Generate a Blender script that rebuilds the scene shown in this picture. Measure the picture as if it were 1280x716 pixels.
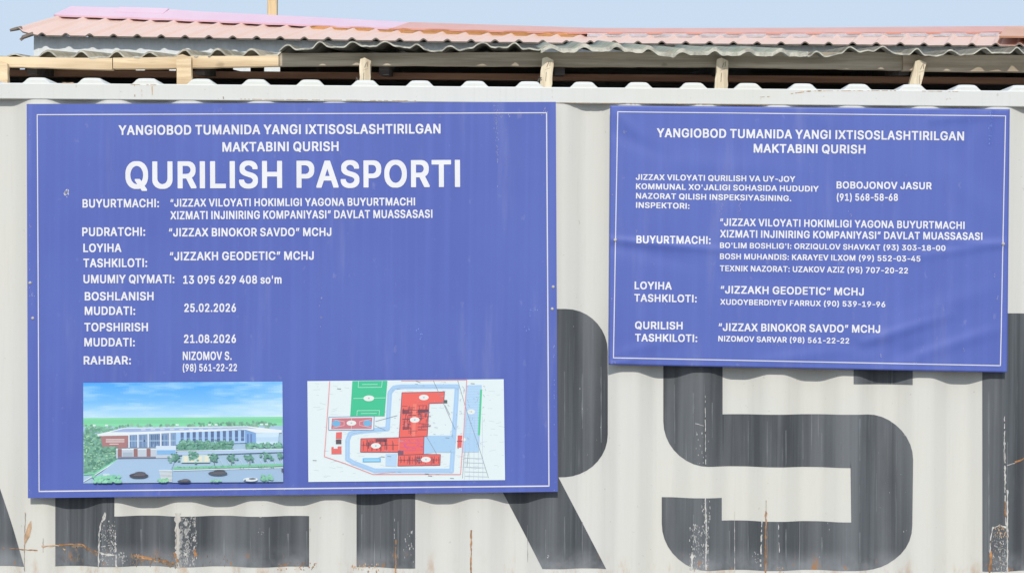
import bpy, bmesh, math, random
from mathutils import Vector, Matrix

random.seed(7)
R = math.radians
scene = bpy.context.scene
for o in list(bpy.data.objects):
    bpy.data.objects.remove(o)
COL = scene.collection

# ------------------------------------------------------------------ camera
CD, CH, FPX, ROLL = 8.0, 1.82, 2648.0, R(0.45)
cam_d = bpy.data.cameras.new('camera')
cam_d.sensor_width = 36.0
cam_d.sensor_fit = 'HORIZONTAL'
cam_d.lens = FPX / 1280.0 * 36.0
cam_d.clip_end = 3000
cam = bpy.data.objects.new('camera', cam_d)
COL.objects.link(cam)
right = Vector((math.cos(ROLL), 0, math.sin(ROLL)))
up = Vector((-math.sin(ROLL), 0, math.cos(ROLL)))
back = Vector((0, -1, 0))
M = Matrix((right, up, back)).transposed().to_4x4()
M.translation = Vector((0, -CD, CH))
cam.matrix_world = M
scene.camera = cam

# ------------------------------------------------------------------ sky, sun, exposure
SUN_EL = R(34)
SUN_AZ = R(1.0)          # a touch to the left of the wall's normal
world = bpy.data.worlds.new("World")
scene.world = world
world.use_nodes = True
wn = world.node_tree.nodes
bg = wn['Background']
sky = wn.new('ShaderNodeTexSky')
sky.sky_type = 'NISHITA'
sky.sun_disc = False
sky.sun_elevation = SUN_EL
sky.sun_rotation = math.pi + SUN_AZ
sky.air_density = 1.0
sky.dust_density = 1.0
sky.ozone_density = 1.0
# pale high haze over the clear sky
hz = wn.new('ShaderNodeMix')
hz.data_type = 'RGBA'
hz.inputs[0].default_value = 0.90
hz.inputs[7].default_value = (6.1, 7.35, 9.0, 1)
world.node_tree.links.new(sky.outputs[0], hz.inputs[6])
world.node_tree.links.new(hz.outputs[2], bg.inputs[0])
bg.inputs[1].default_value = 0.10
sl = bpy.data.lights.new('sun', 'SUN')
sl.energy = 2.8
sl.angle = R(0.5)
sl.color = (1.0, 0.95, 0.865)
so = bpy.data.objects.new('sun', sl)
COL.objects.link(so)
sdir = Vector((-math.sin(SUN_AZ) * math.cos(SUN_EL), -math.cos(SUN_AZ) * math.cos(SUN_EL), math.sin(SUN_EL)))
so.rotation_euler = sdir.to_track_quat('Z', 'Y').to_euler()
so.location = (0, -8, 8)
vs = scene.view_settings
vs.view_transform = 'Standard'
vs.look = 'None'
vs.gamma = 1
vs.use_curve_mapping = False
vs.exposure = 0.0
scene.cycles.max_bounces = 6
scene.cycles.use_denoising = True


def P(px, py, Y=0.0):
    """point of the plane y = Y seen at this spot of the photograph"""
    u = (px - 640.0) / FPX
    v = (358.0 - py) / FPX
    d = CD + Y
    return Vector((d * (u * math.cos(ROLL) - v * math.sin(ROLL)), Y,
                   CH + d * (u * math.sin(ROLL) + v * math.cos(ROLL))))


# ------------------------------------------------------------------ helpers
def thing(name, label, cat, loc=(0, 0, 0), group=None):
    o = bpy.data.objects.new(name, None)
    o.empty_display_size = 0.2
    COL.objects.link(o)
    o.location = loc
    o['label'] = label
    o['category'] = cat
    if group:
        o['group'] = group
    return o


def obj(name, bm, mats, parent=None, smooth=False, label=None):
    me = bpy.data.meshes.new(name)
    bm.normal_update()
    bm.to_mesh(me)
    bm.free()
    for m in (mats if isinstance(mats, (list, tuple)) else [mats]):
        me.materials.append(m)
    if smooth:
        for p in me.polygons:
            p.use_smooth = True
    o = bpy.data.objects.new(name, me)
    COL.objects.link(o)
    if parent:
        o.parent = parent
        q, acc = parent, Vector((0, 0, 0))
        while q:
            acc += q.location
            q = q.parent
        o.location = -acc
    if label:
        o['label'] = label
    return o


def box(bm, x0, x1, y0, y1, z0, z1, bev=0.0, mi=0):
    vs_ = [bm.verts.new((x, y, z)) for x in (x0, x1) for y in (y0, y1) for z in (z0, z1)]
    idx = [(0, 1, 3, 2), (4, 6, 7, 5), (0, 4, 5, 1), (2, 3, 7, 6), (0, 2, 6, 4), (1, 5, 7, 3)]
    fs = [bm.faces.new([vs_[i] for i in f]) for f in idx]
    for f in fs:
        f.material_index = mi
    if bev:
        es = list({e for f in fs for e in f.edges})
        bmesh.ops.bevel(bm, geom=es, offset=bev, segments=2, affect='EDGES', profile=0.5)
    return fs


def newbm():
    return bmesh.new()


def hexa(bm, a, b, n=0.0, mi=0):
    """solid between two loops of the same length (front loop a, back loop b)"""
    va = [bm.verts.new(p) for p in a]
    vb = [bm.verts.new(p) for p in b]
    fs = [bm.faces.new(va), bm.faces.new(vb[::-1])]
    k = len(va)
    for i in range(k):
        fs.append(bm.faces.new([va[i], vb[i], vb[(i + 1) % k], va[(i + 1) % k]][::-1]))
    for f in fs:
        f.material_index = mi
    return fs


def tube(bm, pts, rads, seg=12, mi=0):
    rings = []
    for i, p in enumerate(pts):
        p = Vector(p)
        d = (Vector(pts[min(i + 1, len(pts) - 1)]) - Vector(pts[max(i - 1, 0)])).normalized()
        a = d.orthogonal().normalized()
        b = d.cross(a)
        rings.append([bm.verts.new(p + (a * math.cos(t) + b * math.sin(t)) * rads[i])
                      for t in [2 * math.pi * k / seg for k in range(seg)]])
    for r0, r1 in zip(rings, rings[1:]):
        for k in range(seg):
            bm.faces.new((r0[k], r0[(k + 1) % seg], r1[(k + 1) % seg], r1[k])).material_index = mi
    bm.faces.new(rings[0][::-1]).material_index = mi
    bm.faces.new(rings[-1]).material_index = mi


# ------------------------------------------------------------------ materials
class NT:
    def __init__(self, name):
        self.m = bpy.data.materials.new(name)
        self.m.use_nodes = True
        self.t = self.m.node_tree
        self.b = self.t.nodes['Principled BSDF']
        self.geo = self.t.nodes.new('ShaderNodeNewGeometry')

    def link(self, a, b):
        self.t.links.new(a, b)

    def noise(self, scale, stretch=(1, 1, 1), detail=4, rough=0.55, off=(0, 0, 0)):
        mp = self.t.nodes.new('ShaderNodeMapping')
        mp.inputs['Scale'].default_value = stretch
        mp.inputs['Location'].default_value = off
        self.link(self.geo.outputs['Position'], mp.inputs['Vector'])
        n = self.t.nodes.new('ShaderNodeTexNoise')
        n.inputs['Scale'].default_value = scale
        n.inputs['Detail'].default_value = detail
        n.inputs['Roughness'].default_value = rough
        self.link(mp.outputs[0], n.inputs['Vector'])
        return n.outputs['Fac']

    def ramp(self, fac, a, b, lo=0.0, hi=1.0):
        n = self.t.nodes.new('ShaderNodeMapRange')
        n.interpolation_type = 'SMOOTHSTEP'
        n.inputs['From Min'].default_value = a
        n.inputs['From Max'].default_value = b
        n.inputs['To Min'].default_value = lo
        n.inputs['To Max'].default_value = hi
        self.link(fac, n.inputs['Value'])
        return n.outputs[0]

    def math(self, op, a, b=None):
        n = self.t.nodes.new('ShaderNodeMath')
        n.operation = op
        for i, v in enumerate((a, b)):
            if v is None:
                continue
            if isinstance(v, (int, float)):
                n.inputs[i].default_value = v
            else:
                self.link(v, n.inputs[i])
        return n.outputs[0]

    def mix(self, fac, a, b, mode='MIX'):
        n = self.t.nodes.new('ShaderNodeMix')
        n.data_type = 'RGBA'
        n.blend_type = mode
        if isinstance(fac, (int, float)):
            n.inputs[0].default_value = fac
        else:
            self.link(fac, n.inputs[0])
        for i, v in ((6, a), (7, b)):
            if isinstance(v, tuple):
                n.inputs[i].default_value = (*v, 1) if len(v) == 3 else v
            else:
                self.link(v, n.inputs[i])
        return n.outputs[2]

    def z(self):
        s = self.t.nodes.new('ShaderNodeSeparateXYZ')
        self.link(self.geo.outputs['Position'], s.inputs[0])
        return s.outputs

    def bump(self, h, strength=0.3, dist=0.01, prev=None):
        n = self.t.nodes.new('ShaderNodeBump')
        n.inputs['Strength'].default_value = strength
        n.inputs['Distance'].default_value = dist
        self.link(h, n.inputs['Height'])
        if prev is not None:
            self.link(prev, n.inputs['Normal'])
        return n.outputs[0]

    def out(self, col=None, rough=0.6, bump=None, metal=0.0, spec=0.5):
        if isinstance(col, tuple):
            self.b.inputs['Base Color'].default_value = (*col, 1)
        elif col is not None:
            self.link(col, self.b.inputs['Base Color'])
        if isinstance(rough, (int, float)):
            self.b.inputs['Roughness'].default_value = rough
        else:
            self.link(rough, self.b.inputs['Roughness'])
        self.b.inputs['Metallic'].default_value = metal
        self.b.inputs['Specular IOR Level'].default_value = spec
        if bump is not None:
            self.link(bump, self.b.inputs['Normal'])
        return self.m


def simple(name, c, rough=0.6, var=0.15, scale=6, stretch=(1, 1, 1), bs=0.0, bscale=40, bd=0.004, spec=0.5, metal=0.0):
    n = NT(name)
    f = n.noise(scale, stretch, 5, 0.6)
    d = tuple(x * (1 - var) for x in c)
    l = tuple(min(1, x * (1 + var)) for x in c)
    col = n.mix(n.ramp(f, 0.3, 0.7), d, l)
    bp = None
    if bs:
        bp = n.bump(n.noise(bscale, stretch, 4), bs, bd)
    return n.out(col, rough, bp, metal, spec)


# container paint: white, weathered
def wall_paint(name, base, tint):
    n = NT(name)
    streak = n.noise(1.0, (26, 4, 0.7), 5, 0.6)
    blotch = n.noise(1.3, (1, 1, 1), 4, 0.5, (3, 1, 7))
    fine = n.noise(1.0, (90, 10, 3.0), 3, 0.5, (5, 0, 1))
    c = n.mix(n.ramp(streak, 0.35, 0.75), base, tint)
    c = n.mix(n.ramp(blotch, 0.35, 0.7, 0, 0.5), c, tuple(x * y for x, y in zip(base, (0.97, 0.955, 0.89))))
    c = n.mix(n.ramp(fine, 0.56, 0.72, 0, 0.10), c, tuple(x * 0.72 for x in base))
    # fine dust specks
    sp = n.noise(55, (1, 1, 1), 2, 0.6, (2, 2, 2))
    c = n.mix(n.ramp(sp, 0.70, 0.76, 0, 0.35), c, (0.36, 0.31, 0.24))
    z = n.z()
    # rust bleeding near the foot of the wall
    rn = n.noise(1.0, (15, 3, 5), 5, 0.65, (9, 4, 2))
    low = n.ramp(z[2], 0.70, 0.845, 1, 0)
    rust = n.math('MULTIPLY', low, n.ramp(rn, 0.50, 0.70))
    c = n.mix(n.math('MULTIPLY', rust, 0.7), c, (0.46, 0.27, 0.13))
    dn = n.bump(n.noise(2.2, (1, 1, 0.8), 3, 0.5), 0.25, 0.012)
    dn = n.bump(n.noise(120, (1, 1, 1), 2), 0.05, 0.002, dn)
    return n.out(c, n.ramp(blotch, 0.3, 0.7, 0.42, 0.58), dn, 0, 0.4)


def letter_paint(name):
    n = NT(name)
    base, pale, deep = (0.064, 0.071, 0.080), (0.135, 0.147, 0.162), (0.044, 0.048, 0.053)
    streak = n.noise(1.0, (34, 5, 0.6), 6, 0.65, (1, 2, 0))
    blotch = n.noise(2.2, (1.4, 1, 0.7), 5, 0.6, (3, 1, 7))
    c = n.mix(n.ramp(streak, 0.38, 0.78), base, pale)
    c = n.mix(n.ramp(blotch, 0.45, 0.75, 0, 0.7), c, deep)
    gloss_band = n.noise(1.0, (9, 2, 0.35), 3, 0.5, (11, 2, 6))
    c = n.mix(n.ramp(gloss_band, 0.46, 0.68, 0, 0.7), c, (0.175, 0.188, 0.205))  # broad pale bands paint gloss reflections into the letter colour
    hair = n.noise(1.0, (150, 10, 2.2), 4, 0.6, (7, 1, 3))
    c = n.mix(n.ramp(hair, 0.62, 0.74, 0, 0.42), c, (0.36, 0.38, 0.40))
    sp = n.noise(60, (1, 1, 0.7), 3, 0.6, (2, 8, 2))
    c = n.mix(n.ramp(sp, 0.74, 0.80, 0, 0.3), c, (0.42, 0.42, 0.40))
    z = n.z()
    dust = n.noise(1.0, (7, 2, 6), 4, 0.6, (4, 4, 1))
    low = n.math('MULTIPLY', n.ramp(z[2], 0.765, 0.85, 1, 0), n.ramp(dust, 0.30, 0.62))
    c = n.mix(n.math('MULTIPLY', low, 0.38), c, (0.42, 0.44, 0.47))
    rn = n.noise(1.0, (22, 3, 12), 5, 0.65, (9, 4, 6))
    rust = n.math('MULTIPLY', n.ramp(z[2], 0.76, 0.83, 1, 0), n.ramp(rn, 0.58, 0.66))
    c = n.mix(n.math('MULTIPLY', rust, 0.8), c, (0.38, 0.18, 0.06))
    dn = n.bump(n.noise(2.2, (1, 1, 0.8), 3, 0.5), 0.25, 0.012)
    return n.out(c, n.ramp(blotch, 0.3, 0.7, 0.40, 0.6), dn, 0, 0.45)


M_WALL = wall_paint('white_container_paint', (0.67, 0.665, 0.63), (0.645, 0.64, 0.61))
M_RAIL = wall_paint('white_rail_paint', (0.68, 0.685, 0.66), (0.66, 0.665, 0.645))
M_LETTER = letter_paint('faded_black_paint')
M_PRIMER = simple('bare_primer', (0.56, 0.55, 0.52), 0.7, 0.18, 60)
M_FOLD = simple('worn_fold_paint', (0.152, 0.165, 0.180), 0.6, 0.2, 30, (1, 1, 0.2))
M_STAIN = simple('rust_stain', (0.215, 0.165, 0.125), 0.85, 0.3, 50, (1, 1, 0.3))
M_WORN = simple('worn_paint', (0.34, 0.34, 0.335), 0.7, 0.3, 60)
M_WORNP = simple('worn_pale_paint', (0.50, 0.48, 0.44), 0.7, 0.2, 40, (1, 1, 0.3))
M_RUST = simple('rust', (0.40, 0.20, 0.085), 0.85, 0.4, 45, (1, 1, 0.5))
M_RUSTPALE = simple('pale_rust', (0.55, 0.36, 0.22), 0.85, 0.3, 45, (1, 1, 0.5))
M_BROWNLINE = simple('brown_seam', (0.33, 0.27, 0.22), 0.85, 0.3, 45)


def banner_blue(name, base, edge):
    n = NT(name)
    a = n.noise(1.6, (1, 1, 1), 4, 0.55, (1, 1, 5))
    s = n.noise(1.0, (30, 1, 0.5), 4, 0.5, (2, 0, 0))
    c = n.mix(n.ramp(a, 0.3, 0.72), base, edge)
    c = n.mix(n.ramp(s, 0.42, 0.75, 0, 0.55), c, tuple(x * 1.12 for x in base))
    w_ = n.noise(1.0, (9, 1, 1.1), 5, 0.6, (8, 3, 4))
    c = n.mix(n.ramp(w_, 0.52, 0.78, 0, 0.22), c, (0.30, 0.33, 0.56))
    d = n.noise(30, (1, 1, 0.6), 3, 0.6, (6, 3, 1))
    c = n.mix(n.ramp(d, 0.64, 0.78, 0, 0.14), c, (0.45, 0.46, 0.60))
    bp = n.bump(n.noise(3.0, (1, 1, 1), 3, 0.5), 0.12, 0.01)
    bp = n.bump(n.noise(260, (1, 1, 1), 2), 0.05, 0.001, bp)
    return n.out(c, 0.46, bp, 0, 0.35)


M_BLUE1 = banner_blue('blue_vinyl', (0.096, 0.139, 0.456), (0.084, 0.121, 0.425))
M_BLUE2 = banner_blue('blue_banner_cloth', (0.098, 0.142, 0.462), (0.089, 0.127, 0.436))
M_TEXT = simple('white_print', (0.77, 0.77, 0.80), 0.5, 0.03, 8, spec=0.3)
M_TEXTB = simple('white_border_print', (0.66, 0.66, 0.74), 0.5, 0.04, 8, spec=0.3)
M_EDGE = simple('panel_edge', (0.30, 0.31, 0.42), 0.6, 0.3, 30)
M_STEEL = simple('galvanised_steel', (0.42, 0.42, 0.42), 0.45, 0.2, 30, metal=0.6)
M_SCREW = simple('screw_head', (0.55, 0.52, 0.46), 0.45, 0.2, 200, metal=0.3)
M_SCUFF = simple('pale_scuff', (0.22, 0.25, 0.50), 0.6, 0.2, 60)
M_SCUFFW = simple('white_scuff', (0.66, 0.66, 0.72), 0.6, 0.2, 60)
M_SCUFF_GLINT = simple('blue_scuff_and_fold_glint', (0.16, 0.25, 0.66), 0.5, 0.2, 60)  # blue scuffs, and the painted glint on the smaller sign's fold


def wood(name, c1, c2, c3, rough=0.8, sx=(1.2, 26, 26)):
    n = NT(name)
    g = n.noise(1.0, sx, 6, 0.65)
    k = n.noise(3.0, (1, 1, 1), 3, 0.5, (4, 4, 4))
    c = n.mix(n.ramp(g, 0.36, 0.64), tuple(x * 0.9 for x in c1), tuple(min(1, x * 1.06) for x in c2))
    gf = n.noise(1.0, tuple(q * 3 for q in sx), 4, 0.7, (2, 5, 1))
    c = n.mix(n.ramp(gf, 0.55, 0.72, 0, 0.45), c, tuple(x * 0.55 for x in c1))
    c = n.mix(n.ramp(k, 0.5, 0.75, 0, 0.6), c, c3)
    kn = n.noise(7.0, (1, 1, 2.2), 2, 0.4, (1, 7, 3))
    c = n.mix(n.ramp(kn, 0.70, 0.78, 0, 0.7), c, tuple(x * 0.45 for x in c1))
    return n.out(c, rough, n.bump(g, 0.3, 0.004), 0, 0.25)


M_WOODNEW = wood('fresh_pine', (0.60, 0.44, 0.27), (0.74, 0.58, 0.38), (0.66, 0.50, 0.34))
M_WOODOLD = wood('weathered_timber', (0.34, 0.285, 0.215), (0.47, 0.405, 0.315), (0.42, 0.32, 0.22))
M_WOODOLD2 = wood('weathered_brown_timber', (0.36, 0.29, 0.21), (0.50, 0.42, 0.32), (0.42, 0.31, 0.2))
M_POST = wood('pale_post_wood', (0.58, 0.48, 0.34), (0.74, 0.64, 0.48), (0.62, 0.50, 0.35), sx=(26, 26, 3))
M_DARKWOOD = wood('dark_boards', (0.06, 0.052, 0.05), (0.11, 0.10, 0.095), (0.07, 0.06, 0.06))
M_BROWNWOOD = wood('brown_batten', (0.34, 0.18, 0.12), (0.42, 0.24, 0.16), (0.30, 0.17, 0.12))
M_ORANGEWOOD = wood('orange_ridge_wood', (0.72, 0.38, 0.15), (0.85, 0.50, 0.24), (0.75, 0.42, 0.2))
M_GAPLIGHT = simple('pale_gap_light', (0.80, 0.80, 0.86), 0.5, 0.06, 20)  # pale colour for the brightness in the gaps under the cap


def slate(name, c1, c2):
    n = NT(name)
    a = n.noise(9, (1, 1, 1), 6, 0.7)
    b = n.noise(2.0, (6, 1, 1), 4, 0.6, (3, 3, 3))
    c = n.mix(n.ramp(a, 0.3, 0.7), c1, c2)
    c = n.mix(n.ramp(b, 0.5, 0.7, 0, 0.5), c, tuple(x * 0.6 for x in c1))
    return n.out(c, 0.9, n.bump(n.noise(60, (1, 1, 1), 4), 0.4, 0.004), 0, 0.2)


M_SLATE = slate('grey_wave_slate', (0.115, 0.105, 0.085), (0.24, 0.225, 0.19))
M_SLATEG = slate('greenish_wave_slate', (0.25, 0.26, 0.21), (0.37, 0.385, 0.32))
M_SLATEEDGE = simple('sunlit_slate_edge', (0.42, 0.40, 0.34), 0.9, 0.35, 30)  # paler than the sheets: the sunlit rim is painted into this colour
M_SLATET = slate('tan_wave_slate', (0.22, 0.195, 0.14), (0.38, 0.34, 0.26))


def roofmetal(name, c, c2, rough=0.42):
    n = NT(name)
    a = n.noise(1.5, (3, 1, 1), 5, 0.6)
    col = n.mix(n.ramp(a, 0.3, 0.7), c, c2)
    d = n.noise(14, (1, 1, 1), 4, 0.6, (3, 3, 3))
    col = n.mix(n.ramp(d, 0.6, 0.75, 0, 0.25), col, (0.6, 0.5, 0.42))
    return n.out(col, rough, n.bump(n.noise(5, (1, 1, 1), 3), 0.1, 0.01), 0, 0.4)


M_PINK = roofmetal('faded_pink_metal', (0.77, 0.53, 0.43), (0.79, 0.565, 0.475))
M_PINKEDGE = simple('brown_sheet_edge', (0.20, 0.16, 0.13), 0.7, 0.3, 20)
M_CAPPINK = roofmetal('pink_ridge_metal', (0.74, 0.50, 0.60), (0.77, 0.55, 0.64))
M_CAPRED = roofmetal('salmon_ridge_metal', (0.68, 0.33, 0.265), (0.72, 0.385, 0.32))
M_CAPRUST = roofmetal('orange_brown_metal', (0.62, 0.30, 0.18), (0.70, 0.38, 0.24))
M_CLAD = simple('white_sheet_cladding', (0.74, 0.76, 0.75), 0.5, 0.05, 4, (6, 1, 0.6))

n_ = NT('dusty_ground')
g1 = n_.noise(0.6, (1, 1, 1), 6, 0.6)
g2 = n_.noise(18, (1, 1, 1), 6, 0.7, (1, 2, 3))
gc = n_.mix(n_.ramp(g1, 0.35, 0.7), (0.15, 0.135, 0.115), (0.20, 0.18, 0.155))
gc = n_.mix(n_.ramp(g2, 0.5, 0.75, 0, 0.6), gc, (0.26, 0.23, 0.19))
M_GROUND = n_.out(gc, 0.95, n_.bump(g2, 0.6, 0.03), 0, 0.2)


def printed(name):
    n = NT(name)
    at = n.t.nodes.new('ShaderNodeVertexColor')
    at.layer_name = 'print_colour'
    return n.out(at.outputs['Color'], 0.5, None, 0, 0.3)


M_PRINT = printed('printed_inks')

# ------------------------------------------------------------------ ground
bm = newbm()
S_ = 900
N_ = 30
gv = [[bm.verts.new((-S_ + 2 * S_ * i / N_, -S_ + 2 * S_ * j / N_, 0)) for j in range(N_ + 1)] for i in range(N_ + 1)]
for i in range(N_):
    for j in range(N_):
        bm.faces.new((gv[i][j], gv[i + 1][j], gv[i + 1][j + 1], gv[i][j + 1]))
gr = obj('ground', bm, M_GROUND)
gr['kind'] = 'structure'

# ------------------------------------------------------------------ shipping container
CX0, CX1 = -7.3, 4.89
CDEP = 2.44
ZR1 = P(700, 109.6).z            # top of the top rail
ZR0 = P(700, 129.2).z            # its bottom
ZB = 0.16
PIT = 92.3 / FPX * CD            # corrugation pitch
XG0 = P(740, 358).x              # a groove's middle
DEP = 0.036
QF, QS = PIT * 0.255, PIT * 0.245   # flat, slope


def profile_x():
    xs = []
    k0 = int((CX0 + 0.2 - XG0) / PIT) - 1
    k1 = int((CX1 - 0.2 - XG0) / PIT) + 1
    for k in range(k0, k1 + 1):
        c = XG0 + k * PIT
        for s in (-1, 1):
            A_, B_ = QF / 2 + QS, QF / 2       # outer and inner fold
            for dx in (A_ + 0.016, A_ + 0.011, A_ + 0.006, A_, A_ - 0.006, A_ - 0.011, A_ - 0.016,
                       B_ + 0.016, B_ + 0.011, B_ + 0.006, B_, B_ - 0.006, B_ - 0.011, B_ - 0.016):
                acc = 0.0
                for q in range(-8, 9):
                    d = dx + q * 0.002
                    acc += DEP * min(1, max(0, (A_ - d) / QS))
                xs.append((c + s * dx, acc / 17))
    xs = sorted(xs)
    return [(x, y) for x, y in xs if CX0 + 0.17 < x < CX1 - 0.17]


PROF = profile_x()


def corr(x):
    if x <= PROF[0][0]:
        return PROF[0][1]
    if x >= PROF[-1][0]:
        return PROF[-1][1]
    lo, hi = 0, len(PROF) - 1
    while hi - lo > 1:
        m = (lo + hi) // 2
        if PROF[m][0] <= x:
            lo = m
        else:
            hi = m
    a, b = PROF[lo], PROF[hi]
    t = (x - a[0]) / max(1e-9, b[0] - a[0])
    return a[1] + (b[1] - a[1]) * t


container = thing('shipping_container', 'long white corrugated shipping container with big faded black letters, carrying both blue signs', 'container', (-1.2, 1.22, 0))


def conform(bm, off):
    """cut a flat polygon at the folds and lay it on the corrugated wall"""
    bmesh.ops.triangulate(bm, faces=bm.faces[:])
    xs = [v.co.x for v in bm.verts]
    a, b = min(xs), max(xs)
    for x, _ in PROF:
        if a + 1e-4 < x < b - 1e-4:
            bmesh.ops.bisect_plane(bm, geom=bm.verts[:] + bm.edges[:] + bm.faces[:], dist=1e-6,
                                   plane_co=(x, 0, 0), plane_no=(1, 0, 0))
    for v in bm.verts:
        v.co.y = corr(v.co.x) - off
    for f in bm.faces:
        f.normal_update()
        if f.normal.y > 0:
            f.normal_flip()


def add_bm(dst, src, mi):
    mp = {}
    for v in src.verts:
        mp[v] = dst.verts.new(v.co)
    for f in src.faces:
        nf = dst.faces.new([mp[v] for v in f.verts])
        nf.material_index = mi
    src.free()


# side panel with chips and rust as part of its own mesh
side = newbm()
xs = [CX0 + 0.165] + [x for x, _ in PROF] + [CX1 - 0.165]
zs = [ZB + 0.002 + (ZR0 + 0.0 - ZB - 0.002) * i / 10 for i in range(11)]
cols = [[side.verts.new((x, corr(x), z)) for z in zs] for x in xs]
for a, b in zip(cols, cols[1:]):
    for j in range(10):
        side.faces.new((a[j], b[j], b[j + 1], a[j + 1]))


def chip(pts, mi, off):
    b = newbm()
    b.faces.new([b.verts.new(P(x, y, 0.0)) for x, y in pts])
    conform(b, off)
    add_bm(side, b, mi)


def jag_strip(path, w, mi, off=0.0019, step=3.0, gap=0.0, wob=0.5):
    """a ragged scratch following a pixel path; w is its width in pixels"""
    for (xa, ya), (xb, yb) in zip(path, path[1:]):
        L = math.hypot(xb - xa, yb - ya)
        n = max(2, int(L / step))
        nx, ny = -(yb - ya) / L, (xb - xa) / L
        left, rgt = [], []
        for i in range(n + 1):
            t = i / n
            cx, cy = xa + (xb - xa) * t, ya + (yb - ya) * t
            j = random.uniform(-wob, wob) * w
            ww = w * random.uniform(0.25, 1.0) * 0.5
            left.append((cx + nx * (ww + j * 0.5), cy + ny * (ww + j * 0.5)))
            rgt.append((cx - nx * (ww - j * 0.5), cy - ny * (ww - j * 0.5)))
        for i in range(n):
            if random.random() < gap:
                continue
            chip([left[i], left[i + 1], rgt[i + 1], rgt[i]], mi, off)


def specks(x0, y0, x1, y1, n, size, mi, off=0.0019, tall=2.0):
    for _ in range(n):
        cx, cy = random.uniform(x0, x1), random.uniform(y0, y1)
        s = size * random.uniform(0.35, 1.0)
        k = random.randint(5, 7)
        pts = []
        for i in range(k):
            a = 2 * math.pi * i / k + random.uniform(-0.3, 0.3)
            r = s * random.uniform(0.5, 1.0)
            pts.append((cx + r * math.cos(a) * 0.55, cy + r * math.sin(a) * tall * 0.6))
        chip(pts, WO if (mi == PR and random.random() < 0.6) else mi, off)


PR, RU, RP, BR, WO, WP, ST, FW = 1, 2, 3, 4, 5, 6, 7, 8
# paint worn thin along the folds
for (xa, xb, ya, yb) in ((68, 384, 648, 707), (447, 518, 640, 707), (906, 1080, 655, 711), (906, 1085, 520, 582), (1066, 1138, 590, 650), (690, 758, 420, 560), (832, 902, 480, 560), (832, 900, 626, 690), (1230, 1280, 470, 712), (650, 740, 640, 706)):
    for k in range(-10, 10):
        for e in (-(QF / 2 + QS), -QF / 2, QF / 2, QF / 2 + QS):
            xm = 640 + (XG0 + k * PIT + e) / CD * FPX
            if xa < xm < xb and random.random() < 0.8:
                t0 = ya + random.uniform(0, 0.35) * (yb - ya)
                t1 = yb - random.uniform(0, 0.2) * (yb - ya)
                jag_strip([(xm, t0), (xm + 0.2, t1)], random.uniform(0.8, 2.4), FW, off=0.0015, step=9, wob=0.12)
# left letter foot: scraped fold and box
jag_strip([(131, 640), (127, 652), (123.5, 668), (123, 708)], 2.2, PR)
jag_strip([(132, 641), (128.5, 650)], 4.5, PR)
jag_strip([(143.5, 662), (145.5, 708)], 2.4, PR, gap=0.15)
jag_strip([(122, 690), (146, 694.5)], 4.0, PR)
jag_strip([(126, 683), (138, 681)], 1.2, PR, gap=0.4)
specks(125, 650, 146, 706, 120, 1.2, PR, tall=2.5)
specks(137, 655, 145, 690, 60, 1.3, PR, tall=2.5)
jag_strip([(222, 641), (221.5, 709)], 8.5, WP, wob=0.15, off=0.0016)
jag_strip([(226.5, 645), (226, 708)], 4.5, WO, wob=0.5, gap=0.3, off=0.0021)
jag_strip([(234, 648), (233, 708)], 7, WO, wob=0.6, gap=0.35, off=0.0017)
jag_strip([(220.3, 660), (220.5, 709)], 1.2, BR, wob=0.3, gap=0.1, off=0.0024)
jag_strip([(243.5, 646), (242, 706)], 2.2, PR, gap=0.25)
specks(226, 644, 246, 708, 240, 1.5, PR, tall=2.6)
specks(148, 690, 160, 704, 30, 1.6, PR)
specks(165, 692, 172, 702, 8, 1.6, PR)
specks(322, 645, 330, 668, 10, 1.0, PR)
# rust along the bent lower edge, with stains running down from it
jag_strip([(74, 683), (100, 683), (108, 688), (122, 692)], 4.5, ST, off=0.0016, gap=0.25, wob=0.6)
jag_strip([(162, 696), (190, 701), (219, 705)], 7.0, ST, off=0.0016, gap=0.25, wob=0.6)
specks(76, 684, 104, 702, 26, 1.6, ST, 0.0016, 5.0)
specks(160, 694, 222, 708, 46, 1.8, ST, 0.0016, 3.5)
specks(246, 694, 300, 708, 20, 1.4, ST, 0.0016, 4.0)
specks(488, 690, 500, 710, 10, 1.5, ST, 0.0016, 4.0)
specks(1238, 668, 1262, 716, 30, 1.8, ST, 0.0016, 4.0)
jag_strip([(0, 686), (47, 686.8)], 1.6, RU, off=0.0022, gap=0.1)
jag_strip([(52, 682), (72, 682)], 2.2, RP, off=0.0022, gap=0.1)
jag_strip([(72, 681.5), (100, 681), (108, 686), (122, 690)], 2.2, RU, off=0.0022)
jag_strip([(74, 684), (82, 690)], 2.0, RP, off=0.0022, gap=0.3)
jag_strip([(165, 694), (190, 700), (217, 703)], 3.0, RU, off=0.0022, gap=0.12)
jag_strip([(172, 697), (200, 704)], 3.0, RP, off=0.0021, gap=0.35)
jag_strip([(218, 690), (222, 702)], 4.0, RU, off=0.0023)
jag_strip([(243, 686), (246, 698)], 4.0, RU, off=0.0023, gap=0.2)
specks(160, 690, 222, 706, 50, 1.6, RU, 0.0022, 1.0)
specks(345, 704, 396, 713, 40, 2.2, RU, 0.0022, 1.0)
specks(438, 706, 482, 716, 40, 2.2, RP, 0.0022, 1.4)
chip([(39, 650), (39.5, 659), (37, 670), (32, 678), (30, 682), (31, 668), (35, 656)], RP, 0.0022)
jag_strip([(31.5, 640), (30.2, 682), (30.4, 714)], 1.3, BR, off=0.0021)
jag_strip([(54, 672), (54, 690)], 0.8, BR, off=0.0021)
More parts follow.
